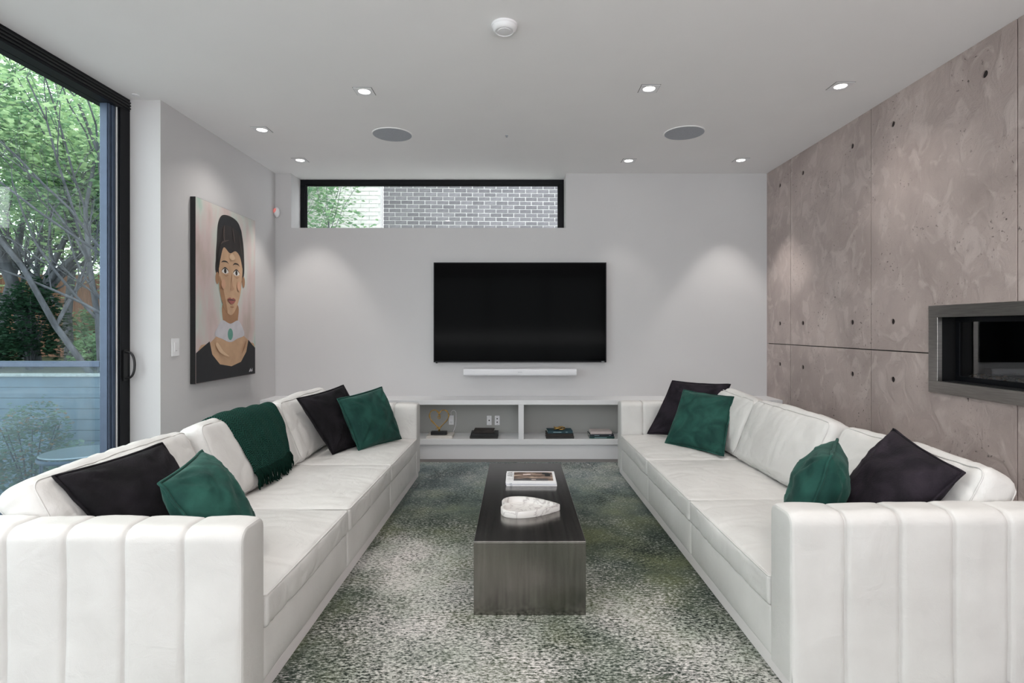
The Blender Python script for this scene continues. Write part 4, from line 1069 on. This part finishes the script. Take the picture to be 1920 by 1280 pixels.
# ------------------------------------------------------------------ throw pillows
def pillow(label, corners, T, m, seed, flange=.0, group=None):
    """corners: near/bottom ordering c00 (s=-1,t=-1) c10 c11 c01, world points of the four seam corners"""
    c00, c10, c11, c01 = [Vector(c) for c in corners]; ctr = (c00+c10+c11+c01)/4
    nrm = ((c10-c00)+(c11-c01)).cross((c01-c00)+(c11-c10)).normalized()
    N = 34; g = [-1+2*i/N for i in range(N+1)]; g = [math.copysign(abs(x)**.85, x) for x in g]
    def P(s_, t):
        pin = .05
        s2 = s_*(1-pin*(1-t*t)); t2 = t*(1-pin*(1-s_*s_))
        a, b_ = (s2+1)/2, (t2+1)/2
        p = c00*(1-a)*(1-b_)+c10*a*(1-b_)+c11*a*b_+c01*(1-a)*b_
        return p-ctr
    def thick(s_, t, side):
        e = max(0, (1-s_*s_))*max(0, (1-t*t)); h = T*e**.45
        q = Vector((s_*1.7+seed, t*1.7, side*3.7))
        fold = noise.noise(q*1.3)*.16*h
        # creases radiating from the corners
        for cs, ct in ((-1, -1), (1, -1), (1, 1), (-1, 1)):
            dx, dy = s_-cs, t-ct; r_ = math.hypot(dx, dy); an = math.atan2(dy, dx)
            fold += .0055*math.sin(an*13+seed*2+side)*math.exp(-((r_-.45)/.32)**2)*min(1, e*8)
        fold += .004*max(0, 1-6*abs(noise.noise(q*2.2)))*min(1, e*5)
        return h+fold
    b = MB(); n_ = N+1
    for side in (1, -1):
        vs = [P(s_, t)+nrm*(side*max(.0, thick(s_, t, side))) for s_ in g for t in g]
        fs = []
        for i in range(N):
            for j in range(N):
                f = (i*n_+j, (i+1)*n_+j, (i+1)*n_+j+1, i*n_+j+1); fs.append(f if side > 0 else f[::-1])
        b.add(vs, fs)
    o = b.build('throw_pillow', m, merge=True, smooth=True); o.location = ctr
    tag(o, label=label, cat='pillow', group=group)
    pts = []
    for (fa, n2) in ((lambda q: (q, -1), 24), (lambda q: (1, q), 24), (lambda q: (-q, 1), 24), (lambda q: (-1, -q), 24)):
        for i in range(n2):
            q = -1+2*i/n2; s_, t = fa(q); p = P(s_, t); out = p.normalized()
            pts.append(p+out*flange*.5+nrm*(noise.noise(Vector((s_*3+seed, t*3, 7)))*.006))
    b = MB(); b.tube(pts, .0055 if flange else .003, 6, closed=True); b.build('piping', m, o, smooth=True)
    return o
G = 'dark green velvet pillows on the sofas'; K = 'black plush pillows on the sofas'
# left sofa, far end: black then green
pillow('black pillow behind the green one at the far end of left sofa', [(-1.24, 3.70, .375), (-1.05, 4.12, .375), (-1.28, 4.05, .80), (-1.455, 3.64, .755)], .075, 'black_velvet', 1.0, .004, K)
pillow('green velvet pillow leaning at the far end of left sofa', [(-1.09, 3.80, .375), (-.895, 4.24, .372), (-1.045, 4.24, .765), (-1.225, 3.76, .735)], .085, 'green_velvet', 2.0, .010, G)
# left sofa, near end
pillow('large black pillow at the near end of left sofa', [(-1.33, 1.90, .385), (-1.27, 2.36, .385), (-1.50, 2.32, .735), (-1.585, 1.88, .715)], .065, 'black_velvet', 3.0, .004, K)
pillow('green velvet pillow with peaked corner at the near end of left sofa', [(-.99, 1.88, .385), (-1.04, 2.20, .385), (-1.325, 2.31, .705), (-1.235, 1.90, .683)], .100, 'green_velvet', 4.0, .010, G)
# right sofa, far end
pillow('dark pillow behind the green one at the far end of right sofa', [(1.04, 4.37, .385), (1.44, 4.14, .385), (1.64, 4.22, .790), (1.245, 4.39, .80)], .055, 'dark_plum', 5.0, .004, K)
pillow('green velvet pillow leaning at the far end of right sofa', [(1.10, 4.06, .375), (1.375, 3.66, .375), (1.555, 3.95, .725), (1.285, 4.22, .745)], .085, 'green_velvet', 6.0, .010, G)
# right sofa, near end
pillow('black pillow standing on one corner, near end of right sofa', [(1.27, 1.985, .36), (1.30, 2.36, .40), (1.63, 2.375, .785), (1.615, 1.985, .70)], .085, 'dark_plum', 7.0, .004, K)
pillow('green velvet pillow seen edge-on at the near end of right sofa', [(1.03, 2.02, .385), (1.22, 2.38, .385), (1.40, 2.40, .735), (1.17, 2.05, .742)], .100, 'green_velvet', 8.0, .010, G)

# ------------------------------------------------------------------ knitted throw over the middle back cushion of the left sofa
def throw():
    bpy.context.view_layer.update()
    vs = []; fs = []
    for k in (1, 2):
        c = cushion_refs[('sofa', k)]; mw = c.matrix_world; o_ = len(vs)
        vs += [mw @ v.co for v in c.data.vertices]; fs += [tuple(i+o_ for i in p.vertices) for p in c.data.polygons]
    bv = BVHTree.FromPolygons(vs, fs)
    NA, NT = 60, 44
    ctr = Vector((-1.53, 0, .54))
    grid = []; uvs = []
    b = MB()
    for i in range(NA+1):
        q = i/NA; ang = math.radians(168-q*196)     # from behind, over the top, down the front (angle from +x axis towards +z)
        row = []
        for j in range(NT+1):
            t = j/NT
            near = 2.875-.02*math.sin(q*PI)+.01*q; farr = 3.50-.16*q**1.3
            y = near+(farr-near)*t
            d = Vector((math.cos(ang), 0, math.sin(ang))); d.z = math.sin(ang)
            org = Vector((ctr.x, y, ctr.z))+d*1.0
            hit, nrm, idx, dist = bv.ray_cast(org, -d)
            if hit is None: hit = Vector((ctr.x, y, ctr.z))+d*.15; 
            p = hit + d*(.010+.004*math.sin(y*38+q*5)+.003*noise.noise(Vector((q*9, y*9, 0))))
            p.z = max(p.z, .395)
            row.append(p)
        grid.append(row)
    # smooth along the path
    for it in range(3):
        g2 = [[p.copy() for p in r_] for r_ in grid]
        for i in range(1, NA):
            for j in range(NT+1): g2[i][j] = grid[i][j]*.5+(grid[i-1][j]+grid[i+1][j])*.25
        grid = g2
    v = [p for r_ in grid for p in r_]; nt = NT+1
    f = [(i*nt+j, i*nt+j+1, (i+1)*nt+j+1, (i+1)*nt+j) for i in range(NA) for j in range(NT)]
    root = empty('throw_blanket', (-1.53, 3.18, .76), label='dark green knitted throw with fringe draped over the left sofa back', cat='blanket')
    b.add(v, f); b.v = [(x+1.53, y-3.18, z-.76) for x, y, z in b.v]
    me_o = b.build('knitted_cloth', 'green_knit', root, smooth=True)
    me = me_o.data; uvl = me.uv_layers.new(name='UVMap')
    arc = [0]
    for i in range(1, NA+1): arc.append(arc[-1]+(grid[i][NT//2]-grid[i-1][NT//2]).length)
    for lp in me.loops:
        i, j = divmod(lp.vertex_index, nt); uvl.data[lp.index].uv = (grid[i][j].y-2.8, arc[i])
    sol = me_o.modifiers.new('thickness', 'SOLIDIFY'); sol.thickness = .008; sol.offset = 0
    b = MB(); r3 = random.Random(11); last = grid[-1]; prev = grid[-3]
    for k in range(64):
        t = k/63*(NT-.01); j = int(t); fr = t-j; p = last[j]*(1-fr)+last[min(j+1, NT)]*fr
        p = p+Vector((.004, 0, .0)); Lf = .075+r3.uniform(-.015, .02); dx = r3.uniform(-.2, .45); dy = r3.uniform(-.3, .35)
        pts = [p+Vector((-.004, 0, .012))]
        for q in range(1, 6):
            z = p.z-Lf*q/5; x = p.x+.012+dx*.03*q/5*1.3; y = p.y+dy*.04*q/5
            fl = .374
            if z < fl: x += (fl-z)*.9; z = fl+.003*r3.random()
            pts.append(Vector((x+r3.uniform(-.003, .003), y+r3.uniform(-.003, .003), z)))
        b.tube(pts, [.005, .0055, .005, .0045, .005, .003], 5)
    b.v = [(x+1.53, y-3.18, z-.76) for x, y, z in b.v]
    tag(b.build('fringe', 'fringe_wool', root, smooth=True), kind='stuff')
throw()

# ------------------------------------------------------------------ garden and neighbours outside
b = MB(); b.box(-16, 8, YB+.33, 24, -.75, -.6); b.box(-30, -2.76, -8, YB+.33, -.75, -.6); tag(b.build('lower_ground', 'gravel'), kind='structure')
b = MB(); b.box(-30, -4.1, 6.12, 22, -.6, .62); tag(b.build('garden_terrace', 'soil'), kind='structure')
# deck boards
dk = empty('deck', (-4.4, 0, -.08), label='grey board deck outside the sliding door', cat='deck')
for k in range(46):
    y0 = -3.0+k*.145
    b = MB(); b.box(-1.9, 1.64, y0, y0+.138, -.025, 0); b.build('deck_board', 'deck_wood', dk)
b = MB(); b.box(-1.9, 1.6, -3.0, 3.66, -.5, -.03); b.build('deck_frame', 'board_paint', dk)
# glass guard at the deck's end
gr = empty('deck_railing', (-4.4, 3.67, -.08), label='glass deck railing with grey-blue top rail outside the door', cat='railing')
b = MB(); b.box(-1.9, 1.63, -.025, .025, 1.044, 1.083); b.build('top_rail', 'blue_frame', gr, bevel=.003)
b = MB(); b.box(-1.9, 1.63, -.02, .02, .06, .09); b.build('bottom_rail', 'blue_frame', gr, bevel=.003)
for x in (-1.9, -.75, .42):
    b = MB(); b.box(x, x+.045, -.022, .022, 0, 1.044); b.build('post', 'blue_frame', gr)
for x in (-1.85, -.70, .47):
    b = MB(); b.box(x, x+(1.11 if x < .4 else 1.16), -.005, .005, .09, 1.044); b.build('glass_panel', 'rail_glass', gr)
# low boarded retaining wall
pw_ = empty('plank_wall', (-8, 6.05, -.6), label='low grey horizontal plank wall edging the garden bed', cat='wall')
for k in range(11):
    b = MB(); b.box(-16, 3.9, -.02+.003*(k % 2), .05, k*.1175, k*.1175+.112); b.build('plank', 'board_paint', pw_)
b = MB(); b.box(-16, 3.9, -.05, .07, 1.2925, 1.32); b.build('cap_board', 'gravel', pw_)
# brown fence further off
fn = empty('wooden_fence', (-9, 11.6, .6), label='reddish brown vertical board fence behind the trees', cat='fence')
for k in range(104):
    x = -13.2+k*.155
    b = MB(); b.box(x, x+.145, 0, .022, 0, 1.75+(.01 if k % 3 else 0)); b.build('fence_board', 'fence_wood', fn)
for z in (.3, 1.4):
    b = MB(); b.box(-13.2, 2.9, .022, .06, z, z+.09); b.build('fence_rail', 'fence_wood', fn)

# neighbouring brick walls seen through the high window
def brick_wall(name, label, x0, x1, y, bl, bh, joint, mats_, mortar, rz, zlo, zhi, vis0, vis1, depth=.2):
    root = empty(name, (x0, y, -.6), rz, label=label, cat='wall')
    Wd = x1-x0
    b = MB(); b.box(0, Wd, .012, depth, 0, zhi+.6); b.build('mortar_backing', mortar, root)
    meshes = []
    for k, mm in enumerate(mats_):
        q = MB(); q.box(0, bl, 0, .03, 0, bh); o = q.build('brick', mm, root, bevel=0); meshes.append(o)
    protos = [o.data for o in meshes]
    for o in meshes: bpy.data.objects.remove(o)
    r_ = random.Random(21); st_ = MB(); rows = int((zhi-zlo)/(bh+joint)); cnt = 0
    for i in range(rows):
        z = zlo+i*(bh+joint); xoff = -(bl+joint)/2 if i % 2 else 0
        x = xoff
        while x < Wd-.02:
            xa_, xb_ = max(x, 0), min(x+bl, Wd)
            wx = x0+(xa_+xb_)/2
            ok = vis0 <= z <= vis1 and WXA <= wx <= WXB
            if xb_-xa_ > .04:
                if ok and cnt < 290:
                    o = bpy.data.objects.new('brick', protos[min(len(protos)-1, int(r_.random()**1.2*len(protos)))]); C.objects.link(o); o.parent = root
                    o.location = (xa_, r_.uniform(-.002, .002), z+.6+r_.uniform(-.0015, .0015)); o.scale = ((xb_-xa_)/bl, 1, 1); cnt += 1
                else:
                    st_.box(xa_, xb_, 0, .03, z+.6, z+.6+bh, 0)
            x += bl+joint
    if st_.v: tag(st_.build('outer_brickwork', mats_[0], root), kind='stuff')
WXA, WXB = -4.6, 1.3
brick_wall('grey_brick_house_wall', 'dark grey brick house wall outside, right part of high window', -2.44, 4.2, 10.05, .203, .060, .0145, ['brick_grey', 'brick_grey_light', 'brick_grey_dark'], 'mortar_grey', math.radians(2.2), -.6, 6.2, 2.95, 4.1)
WXA, WXB = -4.3, -2.3
brick_wall('white_brick_house_wall', 'white painted brick house wall outside behind the small tree', -5.6, -2.46, 9.9, .30, .064, .010, ['brick_white'], 'mortar_white', 0, -.6, 6.2, 2.95, 4.0)

# ---- trees
def add_leaf(b, p, s_, r_, mi=0):
    a = r_.uniform(0, 2*PI); tl = r_.uniform(-.9, .9); d = Vector((math.cos(a), math.sin(a), tl*.6)).normalized()
    up = Vector((r_.uniform(-.6, .6), r_.uniform(-.6, .6), 1)).normalized(); sd = d.cross(up).normalized(); nn = sd.cross(d)
    b.add([p, p+d*s_*.45+sd*s_*.38+nn*s_*.08, p+d*s_, p+d*s_*.45-sd*s_*.38+nn*s_*.08, ], [(0, 1, 2), (0, 2, 3)], mi)
def tree(name, label, base, h, lean, spread, nleaf, leafsize, lm, seed, stems=1, trunk_r=.09, group=None, low=.35, cluster=.28):
    r_ = random.Random(seed); root = empty(name, base, label=label, cat='tree', group=group)
    t = MB(); tips = []
    def grow(p, d, ln, rad, lev):
        n = 5; pts = [p.copy()]; rs = [rad]; q = p.copy(); dd = d.copy()
        for i in range(n):
            dd = (dd+Vector((r_.uniform(-.22, .22), r_.uniform(-.22, .22), r_.uniform(-.05, .16)))).normalized()
            q = q+dd*ln/n; pts.append(q.copy()); rs.append(rad*(1-.6*(i+1)/n))
            if lev > 0 and q.z > h*low: tips.append((q.copy(), lev))
        t.tube(pts, rs, 6 if lev < 2 else 4, cap=False)
        if lev < 3:
            for k in range(4 if lev else 6):
                i = r_.randint(1, n); a = r_.uniform(0, 2*PI)
                nd = (dd*.7+Vector((math.cos(a), math.sin(a), r_.uniform(-.1, .5)))*.75*spread).normalized()
                grow(pts[i], nd, ln*r_.uniform(.42, .62), rs[i]*.6, lev+1)
    for s_ in range(stems):
        a = 2*PI*s_/max(1, stems)+r_.random(); sp = .28 if stems > 1 else 0
        grow(Vector((sp*.2*math.cos(a), sp*.2*math.sin(a), 0)), Vector((lean[0]+sp*math.cos(a), lean[1]+sp*math.sin(a), 1)).normalized(), h*.62, trunk_r*(1 if stems == 1 else .7), 0)
    t.build('trunk', 'bark', root, smooth=True)
    b = MB()
    for k in range(nleaf):
        p, lev = r_.choice(tips); p = p+Vector((r_.gauss(0, cluster), r_.gauss(0, cluster), r_.gauss(0, cluster*.6)))
        add_leaf(b, p, leafsize*r_.uniform(.6, 1.3), r_)
    tag(b.build('foliage', lm, root), kind='stuff')
    return root
G2 = 'garden trees outside the sliding door'
tree('garden_tree', 'dark-trunked tree wrapped in ivy, centre of the door view', (-7.02, 8.0, .6), 6.5, (.05, .02), 1.0, 12000, .085, 'leaf_mid', 31, 1, .10, G2)
tree('garden_tree', 'multi-stemmed grey tree close to the door frame', (-4.95, 6.55, .6), 6.0, (-.1, .05), 1.0, 8500, .070, 'leaf_light', 32, 4, .055, G2, low=.45)
tree('garden_tree', 'leaning tree at the left edge of the door view', (-7.75, 8.2, .6), 6.5, (-.22, .1), 1.0, 6000, .085, 'leaf_mid', 33, 1, .075, G2)
for k, (x, y, h, lm) in enumerate(((-8.3, 10.2, 7, 'leaf_light'), (-9.7, 10.8, 7.5, 'leaf_light'), (-11.3, 11.2, 7, 'leaf_mid'), (-7.2, 10.6, 6.5, 'leaf_light'), (-10.5, 13.5, 9, 'leaf_light'), (-12.5, 14, 9, 'leaf_mid'), (-6.2, 8.6, 5.6, 'leaf_light'), (-9.2, 6.8, 6.5, 'leaf_mid'), (-8.5, 3.0, 6.5, 'leaf_mid'), (-9.0, -.5, 6.5, 'leaf_light'), (-14.5, 9.2, 7.5, 'leaf_light'), (-13.0, 6.9, 7, 'leaf_mid'), (-17.5, 12.5, 9, 'leaf_light'))):
    labs2 = ['pale green tree in front of the brown fence', 'second pale tree by the fence, left of centre', 'mid green tree at the far left by the fence', 'pale green tree right of centre by the fence', 'tall pale tree beyond the fence', 'tall mid green tree beyond the fence at far left', 'slim pale tree behind the multi-stemmed one', 'mid green tree left of the leaning tree', 'mid green tree beside the deck', 'pale green tree beside the near end of the deck', 'pale tree far off to the left along the fence', 'mid green tree at the far end of the plank wall', 'tall pale tree beyond the far left stretch of fence']
    tree('garden_tree', labs2[k], (x, y, .6 if y > 6.2 else -.6), h, (0, 0), 1.1, 7500, .095, lm, 50+k, 1, .08, G2, low=.15, cluster=.34)
tree('young_tree', 'small leafy tree outside the left part of high window', (-2.86, 8.0, -.6), 5.6, (-.02, 0), .40, 9000, .085, 'leaf_mid', 77, 3, .026, None, low=.42, cluster=.17)

def bush(name, label, c, rx, ry, rz_, n, s_, lm, seed, cat='shrub', flowers=0, group=None):
    r_ = random.Random(seed); b = MB()
    for k in range(n):
        a = r_.uniform(0, 2*PI); e = math.asin(r_.uniform(-.6, 1)); rr = r_.uniform(.55, 1.0)*(1+.25*noise.noise(Vector((a, e*2, seed))))
        p = Vector((rx*rr*math.cos(a)*math.cos(e), ry*rr*math.sin(a)*math.cos(e), rz_*rr*math.sin(e)+rz_*.8))
        add_leaf(b, p, s_*r_.uniform(.6, 1.3), r_, 1 if r_.random() < flowers else 0)
    o = empty(name, c, label=label, cat=cat, group=group)
    tag(b.build('foliage', [lm, 'leaf_rust'], o), kind='stuff')
    t = MB()
    for k in range(7):
        a = k*.9; t.tube([(0, 0, 0), (rx*.3*math.cos(a), ry*.3*math.sin(a), rz_*.8), (rx*.6*math.cos(a), ry*.6*math.sin(a), rz_*1.4)], [.012, .008, .004], 5)
    t.build('stem', 'bark', o)
leaf_mat('leaf_rust', srgb(178, 120, 96), srgb(150, 130, 90))
bush('ivy_clump', 'dark ivy mounded around the base of the ivy-clad tree', (-6.85, 7.75, .6), .42, .42, .75, 3200, .07, 'leaf_dark', 3, 'ivy')
bush('ivy_clump', 'dark ivy mound at the left edge of the door view', (-7.7, 7.9, .6), .6, .4, .38, 2200, .07, 'leaf_dark', 4, 'ivy')
bush('leafy_shrub', 'low green shrub right of the ivy by the fence', (-6.05, 7.9, .6), .35, .3, .32, 1100, .065, 'leaf_mid', 5)
bush('leafy_shrub', 'leafy shrub in front of the fence at far right', (-8.6, 11.2, .6), .7, .4, .6, 1500, .09, 'leaf_mid', 9)
bush('flowering_shrub', 'rusty flowered shrub seen through the deck railing', (-4.82, 5.45, -.6), .42, .36, .62, 3600, .042, 'leaf_shrub', 6, 'shrub', .13)
bush('flowering_shrub', 'small shrub at the foot of the railing, right side', (-4.25, 5.3, -.6), .25, .3, .42, 1100, .042, 'leaf_shrub', 8, 'shrub', .05)
# round patio table below the railing
pt = empty('patio_table', (-3.78, 4.75, -.6), label='round glass-topped patio table behind the deck railing', cat='table')
mat('patio_grey', srgb(150, 160, 170), .3, metal=.4, noise_scale=20, noise_amt=.1)
b = MB(); b.lathe([(0, .74), (.27, .74), (.28, .748), (.27, .756), (.0, .756)], 40); b.build('table_top', 'patio_grey', pt, merge=True, auto=.5)
b = MB(); b.lathe([(.285, .70), (.292, .715), (.285, .735), (.275, .73)], 40); b.build('rim', 'blue_frame', pt, merge=True, auto=.5)
for k in range(4):
    a = PI/4+k*PI/2; b = MB(); b.tube([(.25*math.cos(a), .25*math.sin(a), .73), (.28*math.cos(a), .28*math.sin(a), 0)], .014, 8); b.build('leg', 'blue_frame', pt)
